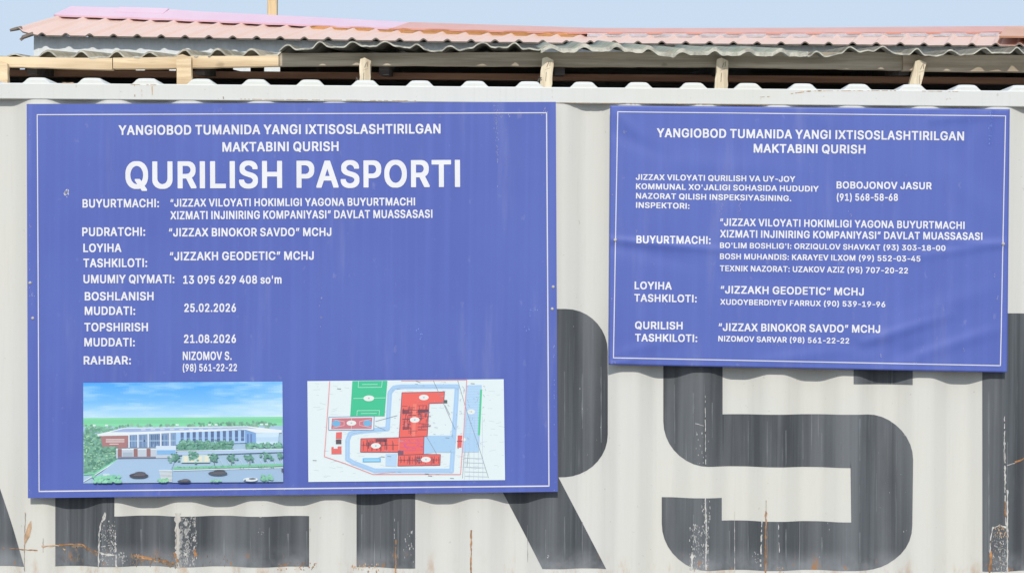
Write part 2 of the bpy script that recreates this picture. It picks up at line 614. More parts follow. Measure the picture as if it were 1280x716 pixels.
# middle letters
jag_strip([(494.5, 674), (494.5, 716)], 2.2, RU, off=0.0022, gap=0.06)
jag_strip([(493, 648), (493, 676)], 0.9, PR, gap=0.3)
specks(504, 664, 517, 702, 22, 1.6, PR, tall=3.0)
jag_strip([(589, 662), (588.6, 716)], 2.6, RU, off=0.0022, wob=0.25)
jag_strip([(427, 648), (429, 662)], 4, RP, gap=0.5)
specks(684, 690, 687, 696, 4, 2.0, PR, tall=1.0)
jag_strip([(881.5, 622), (883, 672), (882, 712)], 2.6, PR, wob=0.3)
specks(876, 622, 888, 690, 40, 1.5, PR, tall=3)
specks(862, 655, 886, 712, 200, 1.3, PR, tall=3.2)
jag_strip([(866, 690), (864, 712)], 3.5, PR, gap=0.2)
jag_strip([(919.3, 640), (919.6, 716)], 0.8, PR, wob=0.1)
jag_strip([(952.5, 646), (951, 708)], 2.0, PR, gap=0.25)
specks(940, 690, 952, 708, 14, 1.5, PR)
jag_strip([(957.5, 638), (957, 716)], 2.8, RU, off=0.0022, wob=0.25)
jag_strip([(957.5, 625), (957.3, 650)], 1.0, BR, off=0.0023)
jag_strip([(881.5, 494), (881.7, 545), (882, 580)], 1.0, PR, gap=0.35)
jag_strip([(869, 529), (880, 532)], 1.4, PR)
specks(870, 540, 886, 582, 20, 1.2, PR, tall=3)
jag_strip([(973, 655), (974, 690)], 1.1, PR, gap=0.4)
specks(972, 708, 980, 716, 10, 1.8, RP)
# right letter
jag_strip([(1255.5, 520), (1255.8, 600), (1257, 656)], 1.6, PR, gap=0.12)
jag_strip([(1255.5, 545), (1256.5, 612)], 3.0, PR, gap=0.3)
jag_strip([(1259.5, 612), (1259.5, 716)], 2.8, PR, wob=0.3)
jag_strip([(1241, 658), (1238, 675), (1237.5, 716)], 1.8, PR, gap=0.1)
jag_strip([(1241, 659), (1250, 656), (1259, 660)], 3.2, PR)
specks(1240, 656, 1261, 672, 40, 1.8, RP)
specks(1240, 664, 1258, 716, 140, 1.3, PR, tall=2.5)
jag_strip([(1239, 688), (1237, 716)], 4.5, RU, off=0.0023, wob=0.2)
jag_strip([(1256.5, 626), (1257, 646)], 2.5, RU, off=0.0023)
jag_strip([(1259, 581), (1270, 579)], 1.2, PR)
jag_strip([(1270, 578), (1284, 573)], 3.0, RU, off=0.0023)
specks(1020, 640, 1050, 700, 6, 1.2, PR, tall=3)
specks(700, 400, 755, 590, 10, 0.9, PR, tall=2)
specks(1100, 500, 1135, 690, 10, 0.9, PR, tall=2)
obj('side_panel', side, [M_WALL, M_PRIMER, M_RUST, M_RUSTPALE, M_BROWNLINE, M_WORN, M_WORNP, M_STAIN, M_FOLD], container, smooth=True)

# rails, posts, back, roof
bm = newbm()
box(bm, CX0 + 0.165, CX1 - 0.165, -0.004, 0.056, ZR0, ZR1, 0.003)


def railchip(b, pts, mi, off=-0.0052):
    vs_ = [b.verts.new(P(x, y, off)) for x, y in pts]
    f = b.faces.new(vs_)
    f.normal_update()
    if f.normal.y > 0:
        f.normal_flip()
    f.material_index = mi


def railstreak(b, path, w, mi, gap=0.2):
    for (xa, ya), (xb, yb) in zip(path, path[1:]):
        L = math.hypot(xb - xa, yb - ya)
        n = max(2, int(L / 2.5))
        nx, ny = -(yb - ya) / L, (xb - xa) / L
        prev = None
        for i in range(n + 1):
            t = i / n
            w2 = w * random.uniform(0.3, 1) / 2
            cx, cy = xa + (xb - xa) * t, ya + (yb - ya) * t
            cur = ((cx + nx * w2, cy + ny * w2), (cx - nx * w2, cy - ny * w2))
            if prev and random.random() > gap:
                railchip(b, [prev[0], cur[0], cur[1], prev[1]], mi)
            prev = cur


for (x, y0, y1, w, mi) in ((168, 105.5, 121, 1.6, 2), (190, 105.5, 121.5, 1.6, 2), (177, 112, 121, 0.8, 2), (95, 106, 113, 1.2, 2),
                           (690, 112, 125, 0.9, 3), (520, 122, 125, 1.0, 2), (279, 121, 124, 1.4, 1)):
    railstreak(bm, [(x, y0), (x + 0.5, y1)], w, mi, 0.35)
for path, w in (([(986, 117.8), (1008, 114.4), (1030, 113.4)], 1.5), ([(1018, 113.8), (1120, 113.4)], 0.8), ([(1150, 114), (1198, 114.6)], 0.8),
                ([(163, 105.6), (175, 105.9)], 1.0), ([(183, 106.2), (198, 106.4)], 1.0), ([(75, 103.5), (92, 103.8)], 1.2), ([(950, 121.6), (962, 121)], 1.0),
                ([(300, 124), (520, 126.2)], 0.7), ([(700, 128.4), (960, 131)], 0.7)):
    railstreak(bm, path, w, 2, 0.3)
obj('top_rail', bm, [M_RAIL, M_BROWNLINE, M_RUSTPALE, M_PRIMER], container)
bm = newbm()
box(bm, CX0 + 0.165, CX1 - 0.165, -0.004, 0.05, 0.03, ZB, 0.003)
obj('bottom_rail', bm, M_RAIL, container)
bm = newbm()
box(bm, CX0 + 0.165, CX1 - 0.165, CDEP - 0.05, CDEP, 0.03, ZR1 - 0.002, 0.003)
obj('back_panel', bm, M_WALL, container)
for x0, x1, nm in ((CX0 + 0.02, CX0 + 0.06, 'end_panel'), (CX1 - 0.06, CX1 - 0.02, 'end_panel')):
    bm = newbm()
    box(bm, x0, x1, 0.15, CDEP - 0.15, 0.03, ZR1 - 0.002, 0.003)
    obj(nm, bm, M_WALL, container)
for x0, x1 in ((CX0, CX0 + 0.162), (CX1 - 0.162, CX1)):
    for y0, y1 in ((-0.006, 0.148), (CDEP - 0.148, CDEP + 0.006)):
        bm = newbm()
        box(bm, x0, x1, y0, y1, 0.12, ZR1 - 0.09, 0.004)
        obj('corner_post', bm, M_RAIL, container)
        for z0, z1 in ((0.0, 0.118), (ZR1 - 0.088, ZR1 + 0.03)):
            bm = newbm()
            box(bm, x0 - 0.004, x1 + 0.004, y0 - 0.004, y1 + 0.004, z0, z1, 0.008)
            obj('corner_casting', bm, M_RAIL, container)

# roof panel: rounded ribs whose ends show above the rail
bm = newbm()
RP_ = 68.5 / FPX * CD
RX0 = P(728, 358).x
pr = []
k0, k1 = int((CX0 + 0.3 - RX0) / RP_), int((CX1 - 0.3 - RX0) / RP_)
for k in range(k0, k1 + 1):
    c = RX0 + k * RP_
    for dx, h in ((-0.053, 0), (-0.046, 0.006), (-0.036, 0.0165), (-0.029, 0.0205), (-0.015, 0.0215), (0.015, 0.0215), (0.029, 0.0205), (0.036, 0.0165), (0.046, 0.006), (0.053, 0)):
        pr.append((c + dx, h))
pr = [(CX0 + 0.17, 0)] + pr + [(CX1 - 0.17, 0)]
rows = []
for (y, kz, dz) in ((0.003, 0.0, -0.001), (0.0035, 0.55, 0.0008), (0.010, 0.93, 0.002), (0.024, 1.0, 0.003), (1.2, 1.0, 0.006), (CDEP - 0.004, 1.0, 0.003), (CDEP - 0.003, 0, -0.003)):
    rows.append([bm.verts.new((x, y, ZR1 + dz + h * kz)) for x, h in pr])
for a, b in zip(rows, rows[1:]):
    for i in range(len(pr) - 1):
        bm.faces.new((a[i], a[i + 1], b[i + 1], b[i]))
obj('roof_panel', bm, M_RAIL, container, smooth=False)


# painted letters
def arc(cx, cy, r, a0, a1, n=9):
    return [(cx + r * math.cos(R(a0 + (a1 - a0) * i / n)), cy - r * math.sin(R(a0 + (a1 - a0) * i / n))) for i in range(n + 1)]


def letter(polys, label):
    b = newbm()
    for pts in polys:
        t = newbm()
        t.faces.new([t.verts.new(P(x, y, 0)) for x, y in pts])
        conform(t, 0.0012)
        add_bm(b, t, 0)
    bmesh.ops.remove_doubles(b, verts=b.verts[:], dist=1e-5)
    obj('painted_letter', b, M_LETTER, container, smooth=True, label=label)


letter([[(-80, 386), (30, 708), (-47, 708), (-70, 640), (-164, 640), (-187, 708), (-264, 708), (-154, 386), (-118, 386)][::1][:0] or
        [(-154, 386), (-80, 386), (-57, 452), (-117, 452), (-177, 452)],
        [(-57, 452), (30, 708), (-47, 708), (-117, 500)],
        [(-177, 452), (-117, 500), (-187, 708), (-264, 708)],
        [(-117, 500), (-177, 452), (-57, 452)]], None)
letter([[(68, 386), (143, 386), (143, 708), (68, 708)],
        [(143, 386), (385, 386), (385, 450), (143, 450)],
        [(143, 515), (360, 515), (360, 580), (143, 580)],
        [(143, 645), (385.5, 645.5), (385.5, 709), (143, 708)]], None)
letter([[(445, 386), (519, 386), (519, 710), (445, 709.5)],
        [(519, 386)] + arc(707, 439, 53, 90, 0) + [(686, 439), (686, 452), (519, 452)],
        [(686, 439), (760, 439), (760, 543), (686, 543)],
        [(686, 543)] + arc(707, 543, 53, 0, -90) + [(686, 596)],
        [(519, 530), (686, 530), (686, 596), (519, 596)],
        [(618, 596), (698, 596), (758, 711.5), (678, 710.5)]], None)
S_pts = ([(1141, 481), (1067, 480), (1067, 452), (904, 452), (904, 518)] +
         arc(1085, 574, 56, 90, 0) + arc(1084, 656, 56, 0, -90) + arc(886, 655, 58, -90, -180)[0:] +
         [(828, 622), (902, 622.5), (902, 651), (1065, 652.5), (1065, 584.5), (886, 583)][0:])
letter([[(1141, 481), (1067, 480), (1067, 452)] + [(1085, 386)] + arc(1085, 442, 56, 90, 0),
        [(1085, 386), (1067, 452), (904, 452), (886, 386)],
        [(886, 386), (904, 452), (904, 518), (904, 583)] + arc(886, 527, 56, -90, -180) + arc(886, 442, 56, 180, 90),
        [(904, 518)] + arc(1085, 574.5, 56.5, 90, 0) + [(1063, 574), (1064, 584.5), (904, 583)],
        [(1141.5, 574.5)] + arc(1084, 656.5, 56.5, 0, -90) + [(1064, 652.5), (1064, 584.5), (1063, 574)],
        [(1084, 713), (886, 713), (903, 651), (1064, 652.5)],
        arc(886, 655, 58, -90, -180) + [(828, 622), (903, 622.5), (903, 651)]], None)
letter([[(1228.5, 391), (1303, 392), (1303, 714), (1228.5, 714)],
        [(1303, 540), (1425, 393), (1515, 394), (1370, 558), (1303, 590)],
        [(1303, 590), (1370, 558), (1525, 715), (1430, 715)]], None)

# ------------------------------------------------------------------ signs
GLYPHS = {"'": [480, ['132,598 273,597 280,601 288,873 292,880 292,977 288,983 119,984 112,979 123,633']], '(': [611, ['312,-173 492,-174 508,-163 507,-110 428,57 381,188 350,324 342,407 354,536 388,693 455,882 512,998 512,1045 496,1055 315,1055 301,1047 243,943 188,801 162,704 138,586 131,518 131,310 154,174 181,81 220,-19 282,-137 297,-162']], ')': [611, ['39,-173 223,-174 238,-166 284,-87 334,21 373,135 400,260 408,332 408,496 396,600 373,715 350,797 307,915 241,1040 219,1055 42,1055 27,1045 27,998 91,861 142,715 177,572 192,457 192,371 169,235 150,167 107,49 27,-116 27,-163']], '-': [721, ['107,347 610,346 626,357 626,504 610,514 110,514 95,504 95,357']], '.': [444, ['143,-1 231,-2 272,14 307,49 319,84 319,135 303,177 272,205 231,221 142,221 97,202 70,173 54,127 54,92 62,60 93,21']], '0': [965, ['359,-8 531,-9 550,-5 614,14 684,53 734,100 768,146 788,182 819,267 835,339 842,410 842,590 823,715 791,807 753,875 688,943 657,965 603,990 527,1009 342,1005 278,986 209,947 159,900 124,854 93,793 73,736 58,668 46,539 50,389 65,292 93,204 132,132 193,64 228,39 286,10', '442,160 412,168 378,186 339,221 301,286 281,342 269,396 262,461 262,539 269,604 285,668 301,714 324,757 355,796 382,818 420,836 454,840 514,814 549,782 584,728 615,636 627,564 631,489 615,364 591,290 572,250 549,218 503,178 480,168']], '1': [965, ['116,3 800,2 814,10 815,156 811,162 800,167 592,167 588,170 588,987 576,997 355,997 124,843 123,668 138,658 204,658 214,662 372,768 373,170 369,167 119,167 109,162 104,156 104,13']], '2': [965, ['93,3 796,2 811,10 812,160 799,169 401,171 607,372 684,454 745,533 768,573 785,615 796,672 796,758 788,805 776,839 738,900 688,947 653,968 595,994 527,1009 335,1005 270,986 201,951 155,911 124,872 97,818 85,769 85,676 97,666 281,665 291,669 296,676 304,733 328,782 374,822 427,840 469,837 526,811 549,789 572,753 581,726 581,701 553,633 507,573 82,148 81,13']], '3': [965, ['336,-8 519,-9 592,6 626,17 672,39 711,64 761,110 784,143 803,182 819,253 819,346 808,403 788,449 757,492 714,531 688,549 626,578 539,598 776,848 777,987 764,997 108,998 93,990 92,840 105,831 468,829 262,607 262,468 277,457 419,453 495,435 530,417 564,384 596,321 600,303 596,278 588,254 564,218 511,178 442,160 415,160 359,175 309,204 286,229 270,257 261,298 249,306 54,307 39,298 38,246 46,203 59,168 97,107 143,64 189,35 265,6']], '4': [965, ['520,3 704,2 714,6 719,13 720,195 842,195 858,206 857,356 842,364 723,364 719,367 719,636 704,647 523,647 509,639 507,365 293,365 645,920 654,937 654,987 638,998 454,998 436,986 31,346 31,206 43,196 507,195 508,13']], '5': [965, ['343,-8 519,-9 573,2 626,21 672,46 726,89 764,135 791,186 808,235 815,285 812,414 788,492 757,546 726,582 661,632 607,657 554,672 373,676 327,665 323,668 338,819 343,829 750,830 761,834 765,840 765,987 753,997 158,998 143,990 85,521 86,472 100,464 192,453 285,453 324,478 385,500 419,507 450,504 507,481 549,445 576,406 596,346 596,317 580,264 549,218 526,196 491,175 438,160 397,168 347,193 309,232 288,278 288,295 272,306 88,307 74,298 73,221 81,188 105,135 128,103 174,60 212,35 259,14']], '6': [965, ['359,-8 531,-9 595,6 653,32 688,53 745,107 784,168 800,210 812,274 808,403 788,470 757,524 703,578 634,617 550,640 508,640 462,647 676,934 677,987 662,998 465,998 443,983 182,625 120,521 92,450 81,400 77,303 85,235 116,150 155,96 224,39 305,3', '431,160 393,171 370,186 332,221 309,261 292,328 305,377 332,424 366,456 389,470 450,486 499,470 522,456 557,424 584,377 596,332 596,314 584,268 564,232 541,204 488,168 462,160']], '7': [965, ['159,3 358,2 372,10 814,831 815,987 811,994 800,998 92,998 78,990 77,840 89,831 561,829 147,66 146,13']], '8': [965, ['347,-8 538,-9 612,6 645,17 722,57 776,103 814,161 831,210 835,328 818,395 791,445 764,478 704,525 753,573 788,643 796,676 796,783 788,819 761,879 703,940 672,961 611,990 554,1005 358,1009 278,990 205,954 147,904 109,843 96,805 92,679 100,643 128,583 147,558 185,525 128,481 93,438 74,402 58,346 62,199 74,164 105,114 162,60 243,17 292,2', '423,160 351,182 309,214 282,257 277,303 301,356 336,392 382,417 446,432 507,417 553,392 576,370 599,338 614,286 607,257 591,229 561,196 522,175 485,163', '431,600 378,619 336,655 316,691 308,722 316,753 332,782 355,807 389,829 427,840 462,840 514,822 549,793 572,753 581,722 572,691 557,662 522,626 473,604']], '9': [965, ['224,3 427,2 438,6 703,368 738,422 788,522 804,575 812,625 808,751 791,811 764,865 738,900 676,954 595,994 531,1009 362,1009 293,994 243,972 197,943 147,897 105,832 81,751 77,650 81,604 92,554 128,483 182,426 220,401 266,379 342,360 430,356 216,69 212,59 212,13', '438,514 378,537 339,569 305,626 292,679 309,739 336,782 370,814 405,832 431,840 462,840 514,818 557,779 588,719 596,665 580,612 545,562 491,526']], ':': [444, ['143,-1 231,-2 272,14 307,49 319,84 319,135 303,177 272,205 231,221 142,221 97,202 70,173 54,127 54,92 62,60 93,21', '155,501 215,500 261,512 291,533 311,562 319,586 319,640 311,664 299,685 276,707 253,718 227,726 135,722 105,710 66,671 54,633 54,597 62,565 74,544 101,519']], 'A': [1017, ['1,3 200,2 211,6 312,264 634,263 728,14 736,6 746,2 938,2 953,10 954,66 949,80 599,968 584,994 573,998 365,998 347,986 -12,66 -12,13', '377,432 373,439 469,697 568,433']], 'B': [971, ['86,3 565,2 627,9 688,24 757,57 795,85 830,125 849,161 865,217 869,321 862,375 849,410 818,460 772,503 736,522 780,558 807,594 819,622 827,654 827,783 811,839 791,875 772,900 711,951 619,987 550,998 88,998 74,990 73,13', '296,170 292,174 293,424 481,425 508,421 564,402 588,388 626,349 646,307 650,278 626,229 584,193 535,178 481,170', '296,590 292,593 293,829 492,826 526,818 557,804 595,764 612,726 612,704 584,648 545,616 514,601 465,590']], 'C': [1077, ['432,-8 619,-9 677,2 776,39 857,92 911,150 949,214 973,285 977,350 964,359 773,360 755,349 745,315 722,272 672,218 645,200 581,174 546,167 504,167 436,186 374,221 324,272 282,343 262,403 250,475 254,557 269,622 309,707 339,746 374,779 436,814 504,833 550,833 626,811 672,782 703,753 738,703 755,651 773,640 962,640 976,648 977,697 965,744 930,822 899,865 853,911 803,947 745,976 662,1002 619,1009 435,1009 373,998 324,983 255,951 197,911 128,839 74,746 46,661 35,590 35,410 58,296 101,200 155,128 220,71 305,24 373,2']], 'D': [1062, ['86,3 512,2 612,16 684,39 738,64 788,96 861,168 884,200 918,268 946,367 954,436 950,611 927,711 888,796 845,854 776,915 741,936 661,972 562,994 523,998 88,998 74,990 73,13', '296,170 292,174 293,829 435,830 492,822 538,811 588,789 626,764 653,739 688,693 711,646 735,554 738,482 727,410 707,347 661,272 618,232 553,196 462,174']], 'E': [897, ['86,3 769,2 784,10 785,160 772,169 296,170 292,174 293,420 731,421 746,432 746,579 734,589 293,590 293,829 764,831 777,840 777,987 772,994 762,998 88,998 74,990 73,13']], 'F': [881, ['86,3 277,2 291,10 293,406 712,407 727,418 727,564 714,574 293,576 293,829 761,831 773,840 773,987 768,994 758,998 88,998 74,990 73,13']], 'G': [1097, ['432,-8 623,-9 646,-5 734,17 814,57 845,78 895,125 926,164 961,229 981,299 985,525 969,536 523,536 509,528 508,378 512,372 523,367 758,367 762,364 745,307 703,243 649,200 585,174 530,164 504,167 447,182 409,200 370,225 339,254 305,300 286,336 258,421 250,475 254,557 269,622 309,707 336,743 378,782 443,818 500,833 546,833 603,818 634,804 657,789 703,746 741,685 755,648 766,641 962,640 976,648 977,708 957,771 930,822 895,868 841,918 788,954 703,990 638,1005 615,1009 404,1005 320,983 259,954 209,922 147,865 116,825 70,739 42,643 35,590 38,378 58,296 78,243 105,193 147,135 205,82 247,53 343,10']], 'H': [1091, ['86,3 277,2 291,10 292,421 296,425 722,424 724,10 738,2 927,2 941,10 942,987 938,994 927,998 738,998 724,990 723,600 719,597 293,598 291,990 277,998 88,998 74,990 73,13']], 'I': [445, ['86,3 285,2 300,13 300,987 285,998 88,998 73,987 73,13']], 'J': [854, ['274,-8 450,-9 526,10 607,53 657,103 688,157 708,246 708,987 695,997 504,998 488,987 488,299 476,247 453,207 426,182 407,171 362,160 312,175 270,211 255,236 242,274 238,371 234,377 223,382 35,382 20,374 19,238 31,181 59,118 78,92 120,53 147,35 201,10']], 'K': [992, ['86,3 277,2 291,10 292,314 382,406 689,6 700,2 912,2 926,10 927,59 922,69 547,558 926,938 927,987 922,994 912,998 681,998 670,994 295,612 291,990 277,998 88,998 74,990 73,13']], 'L': [847, ['86,3 742,2 758,13 758,160 745,169 293,171 292,987 277,998 88,998 73,987 73,13']], 'M': [1309, ['86,3 269,2 284,10 286,546 509,24 516,10 531,2 704,2 718,10 945,546 947,10 962,2 1146,2 1157,6 1162,13 1161,990 1146,998 904,998 889,990 622,336 616,333 595,395 345,990 331,998 88,998 78,994 73,987 73,13']], 'N': [1103, ['86,3 277,2 292,13 293,628 712,10 727,2 942,2 957,10 958,987 953,994 942,998 754,998 738,987 738,372 318,986 300,998 88,998 74,990 73,13']], 'O': [1123, ['432,-8 615,-9 642,-5 726,17 795,49 857,92 918,157 968,239 1000,328 1015,428 1015,572 996,686 968,761 934,822 903,861 834,925 788,954 726,983 662,1002 615,1009 435,1009 373,998 324,983 255,951 189,904 132,843 74,746 46,661 35,590 35,410 42,357 62,285 97,207 159,125 232,64 274,39 324,17 373,2', '504,167 436,186 401,204 374,221 316,282 282,343 265,389 250,475 250,525 258,579 278,646 305,700 339,746 374,779 436,814 504,833 546,833 603,818 649,796 680,775 722,732 761,671 785,607 796,550 800,486 785,393 768,347 749,307 707,250 661,211 622,189 565,170']], 'P': [948, ['86,3 277,2 291,10 293,341 542,342 627,357 718,397 753,422 799,472 826,522 846,590 850,726 842,772 822,829 791,879 749,922 707,951 638,980 538,998 88,998 74,990 73,13', '296,511 292,514 293,829 458,830 530,814 568,793 591,771 611,743 631,676 614,608 591,569 553,537 488,514']], 'Q': [1123, ['751,-83 950,-84 965,-73 964,-24 865,99 907,143 945,196 984,275 1008,364 1015,428 1015,572 1004,654 976,743 934,822 876,890 818,936 726,983 677,998 615,1009 435,1009 373,998 324,983 232,936 166,882 109,811 74,746 46,661 35,590 35,410 46,339 66,272 97,207 139,146 197,89 274,39 373,2 435,-9 615,-9 677,2 736,-72', '504,167 436,186 401,204 374,221 316,282 282,343 265,389 250,475 250,525 258,579 278,646 305,700 339,746 374,779 436,814 504,833 546,833 603,818 649,796 680,775 722,732 761,671 785,607 796,550 800,486 785,393 761,329 726,275 676,334 646,357 454,357 439,349 438,299 443,290 541,169']], 'R': [957, ['86,3 277,2 291,10 292,360 296,364 445,363 651,6 662,2 869,2 884,10 884,66 689,397 753,436 799,483 830,537 850,615 850,744 830,822 791,886 741,933 718,947 676,968 631,984 542,998 88,998 74,990 73,13', '296,532 292,536 293,829 488,826 534,814 588,782 618,736 631,693 631,668 614,616 580,573 534,547 481,536']], 'S': [952, ['397,-15 477,-16 565,-9 653,14 714,42 761,75 807,125 834,175 846,217 850,328 842,375 834,399 803,449 753,496 691,531 630,556 446,604 359,633 316,659 282,698 277,733 301,779 339,811 370,825 431,840 488,833 557,804 591,771 607,743 616,702 628,694 819,693 834,702 835,765 827,805 807,854 772,900 722,943 645,983 612,994 538,1009 354,1009 281,994 205,965 159,936 97,875 74,836 58,779 62,636 82,587 128,533 186,494 255,461 530,384 595,349 622,316 631,285 607,232 572,200 549,186 514,171 465,160 396,163 347,178 320,193 278,232 258,274 253,306 238,316 46,317 32,309 31,231 47,175 74,125 124,71 186,32 247,6 338,-12']], 'T': [956, ['343,3 535,2 550,13 551,829 850,830 861,834 865,840 865,987 853,997 31,998 16,990 15,840 20,834 31,830 327,830 331,826 331,13']], 'U': [1091, ['420,-11 592,-12 662,-2 722,17 814,67 872,121 914,186 938,253 946,310 946,987 934,997 742,998 728,990 727,371 719,324 691,261 676,239 641,207 607,186 527,163 488,163 454,170 420,182 382,204 336,247 312,282 300,314 292,346 291,990 277,998 88,998 74,990 73,285 85,231 97,196 136,132 212,60 305,14 373,-5']], 'V': [1017, ['366,3 577,2 595,14 945,909 954,934 954,987 949,994 938,998 746,998 728,986 476,304 470,307 426,435 214,986 196,998 4,998 -11,990 -12,934 -7,920 343,35 355,10']], 'X': [1007, ['5,3 212,2 222,6 465,332 709,6 719,2 927,2 941,10 941,62 608,514 922,938 923,987 918,994 908,998 704,998 693,994 582,850 468,691 249,994 238,998 27,998 12,990 12,938 327,511 -7,66 -8,13']], 'Y': [1002, ['366,3 558,2 572,10 574,392 938,934 938,987 934,994 923,998 715,998 705,994 465,629 222,994 212,998 4,998 -11,990 -11,934 353,392 354,13']], 'Z': [936, ['47,3 815,2 830,10 831,160 818,169 327,170 323,174 822,848 827,858 827,987 822,994 812,998 50,998 36,990 35,840 47,831 535,830 538,826 39,152 35,142 35,13']], 'm': [1273, ['70,3 254,2 268,10 269,468 273,489 282,517 305,556 351,592 388,604 414,599 453,578 472,556 492,507 492,13 497,6 508,2 688,2 703,10 704,471 708,496 716,524 743,567 778,592 815,604 857,596 884,582 911,553 927,507 928,10 942,2 1127,2 1138,6 1142,13 1142,539 1131,611 1114,653 1095,682 1057,721 1030,739 991,757 931,772 762,769 682,739 630,702 603,728 576,746 545,761 500,772 362,772 297,753 268,737 264,753 250,762 73,762 62,757 58,751 58,13']], 'o': [891, ['328,-11 485,-12 568,6 630,35 676,67 726,121 761,178 785,249 796,328 796,428 785,507 761,578 718,646 668,696 626,725 572,750 515,765 323,769 255,753 197,728 136,685 89,635 62,592 35,521 23,464 19,410 23,292 38,224 78,139 105,103 159,53 186,35 247,6', '408,152 339,175 286,225 262,264 246,310 235,378 246,446 262,492 293,542 343,585 400,604 431,600 472,585 499,567 526,539 553,496 569,450 581,393 581,364 565,292 553,261 526,218 488,182 464,168']], 's': [792, ['274,-11 438,-12 538,10 618,53 664,100 688,145 696,174 696,285 688,316 672,345 638,384 607,406 553,431 316,490 289,504 274,519 265,536 274,564 297,585 354,607 385,607 430,589 461,556 478,522 496,511 573,511 658,529 680,540 681,600 653,657 634,682 584,725 541,746 496,762 458,769 281,769 212,753 155,728 112,700 74,657 50,604 46,486 54,453 82,404 120,368 182,336 238,317 418,277 453,259 476,227 464,200 430,171 373,152 342,152 282,175 255,200 234,248 215,260 138,260 46,242 24,230 27,163 55,103 74,78 116,42 178,10 231,-5']], '“': [664, ['82,601 258,600 264,605 323,941 323,977 318,983 185,984 178,979 77,643 77,607', '324,601 500,600 507,605 565,941 565,977 561,983 427,984 420,979 319,643 319,607']], '”': [664, ['78,601 212,600 222,608 323,948 323,977 318,983 142,984 132,976 73,633 73,607', '320,601 454,600 464,608 565,948 565,977 561,983 385,984 374,976 315,633 315,607']], ' ': [369, []]}
from mathutils.geometry import tessellate_polygon
G = {}
for ch_, (adv_, loops_) in GLYPHS.items():
    ls_ = [[Vector((int(q.split(',')[0]) / 1000.0, int(q.split(',')[1]) / 1000.0, 0)) for q in L_.split()] for L_ in loops_]
    tris_, base_ = [], []
    n0 = 0
    for L_ in ls_:
        base_.append(n0)
        n0 += len(L_)
    ar_ = [sum(a.x * b.y - b.x * a.y for a, b in zip(L_, L_[1:] + L_[:1])) for L_ in ls_]
    big = max(ar_, key=abs) if ar_ else 1
    for i_, L_ in enumerate(ls_):
        if ar_[i_] * big < 0:
            continue                    # a counter: cut from the outline round it
        x0_, x1_ = min(p.x for p in L_), max(p.x for p in L_)
        y0_, y1_ = min(p.y for p in L_), max(p.y for p in L_)
        grp = [i_] + [j_ for j_ in range(len(ls_)) if ar_[j_] * big < 0 and x0_ < ls_[j_][0].x < x1_ and y0_ < ls_[j_][0].y < y1_]
        lut = [base_[g_] + q_ for g_ in grp for q_ in range(len(ls_[g_]))]
        tris_ += [tuple(lut[v] for v in t) for t in tessellate_polygon([ls_[g_] for g_ in grp])]
    G[ch_] = (adv_ / 1000.0, [(p.x, p.y) for L_ in ls_ for p in L_], tris_)


def text_bm(s, pl, pr_, h, Yp, disp=None):
    """a row of letters from pixel pl to pixel pr_ (baseline), cap height h in pixels, on plane Yp"""
    # extents
    x = 0.0
    first = last = None
    for ch in s:
        a, v, f = G[ch]
        if v:
            mn, mx = x + min(p[0] for p in v), x + max(p[0] for p in v)
            first = mn if first is None else first
            last = mx
        x += a
    A, B = P(pl[0], pl[1], Yp), P(pr_[0], pr_[1], Yp)
    ex = (B - A) / (last - first)
    d = (B - A).normalized()
    ez = Vector((-d.z, 0, d.x)) * (h / FPX * (CD + Yp))
    b = newbm()
    x = 0.0
    for ch in s:
        a, v, f = G[ch]
        vv = []
        for (gx, gy) in v:
            co = A + ex * (x + gx - first) + ez * gy
            if disp:
                co.y -= disp(co.x, co.z)
            vv.append(b.verts.new(co))
        for t in f:
            if len(set(t)) == 3:
                try:
                    b.faces.new([vv[i] for i in t])
                except ValueError:
                    pass
        x += a
    for f in b.faces:
        f.normal_update()
        if f.normal.y > 0:
            f.normal_flip()
    return b


def line_strip(b, p0, p1, w, Yp, disp=None, seg=60):
    A, B = P(*p0, Yp), P(*p1, Yp)
    d = (B - A).normalized()
    n = Vector((-d.z, 0, d.x)) * (w / FPX * (CD + Yp) / 2)
    prev = None
    for i in range(seg + 1):
        c = A + (B - A) * (i / seg)
        pair = []
        for q in (c + n, c - n):
            if disp:
                q.y -= disp(q.x, q.z)
            pair.append(b.verts.new(q))
        if prev:
            f = b.faces.new((prev[0], prev[1], pair[1], pair[0]))
            f.normal_update()
            if f.normal.y > 0:
                f.normal_flip()
        prev = pair


def screw(parent, px, py, Yp, r=0.006, disp=None):
    c = P(px, py, Yp)
    b = newbm()
    y = Yp - (disp(c.x, c.z) if disp else 0)
    tube(b, [(c.x, y + 0.004, c.z), (c.x, y - 0.0018, c.z), (c.x, y - 0.0034, c.z)], [r, r, r * 0.6], 10)
    obj('screw', b, M_SCREW, parent)


def scuffs(b, Yp, spots, mi, disp=None):
    for (cx, cy, w, h, n) in spots:
        for _ in range(n):
            x, y = cx + random.gauss(0, w), cy + random.gauss(0, h)
            q = Q1 if x < 730 else Q2
            x = min(max(x, max(q[0][0], q[3][0]) + 2), min(q[1][0], q[2][0]) - 2)
            y = min(max(y, max(q[0][1], q[1][1]) + 2), min(q[2][1], q[3][1]) - 2)
            s = random.uniform(0.4, 1.3)
            k = 6
            pts = []
            for i in range(k):
                a = 2 * math.pi * i / k
                r = s * random.uniform(0.5, 1)
                co = P(x + r * 0.7 * math.cos(a), y + r * 1.3 * math.sin(a), Yp)
                if disp:
                    co.y -= disp(co.x, co.z)
                pts.append(co)
            f = b.faces.new([b.verts.new(p) for p in pts])
            f.normal_update()
            if f.normal.y > 0:
                f.normal_flip()
            f.material_index = mi


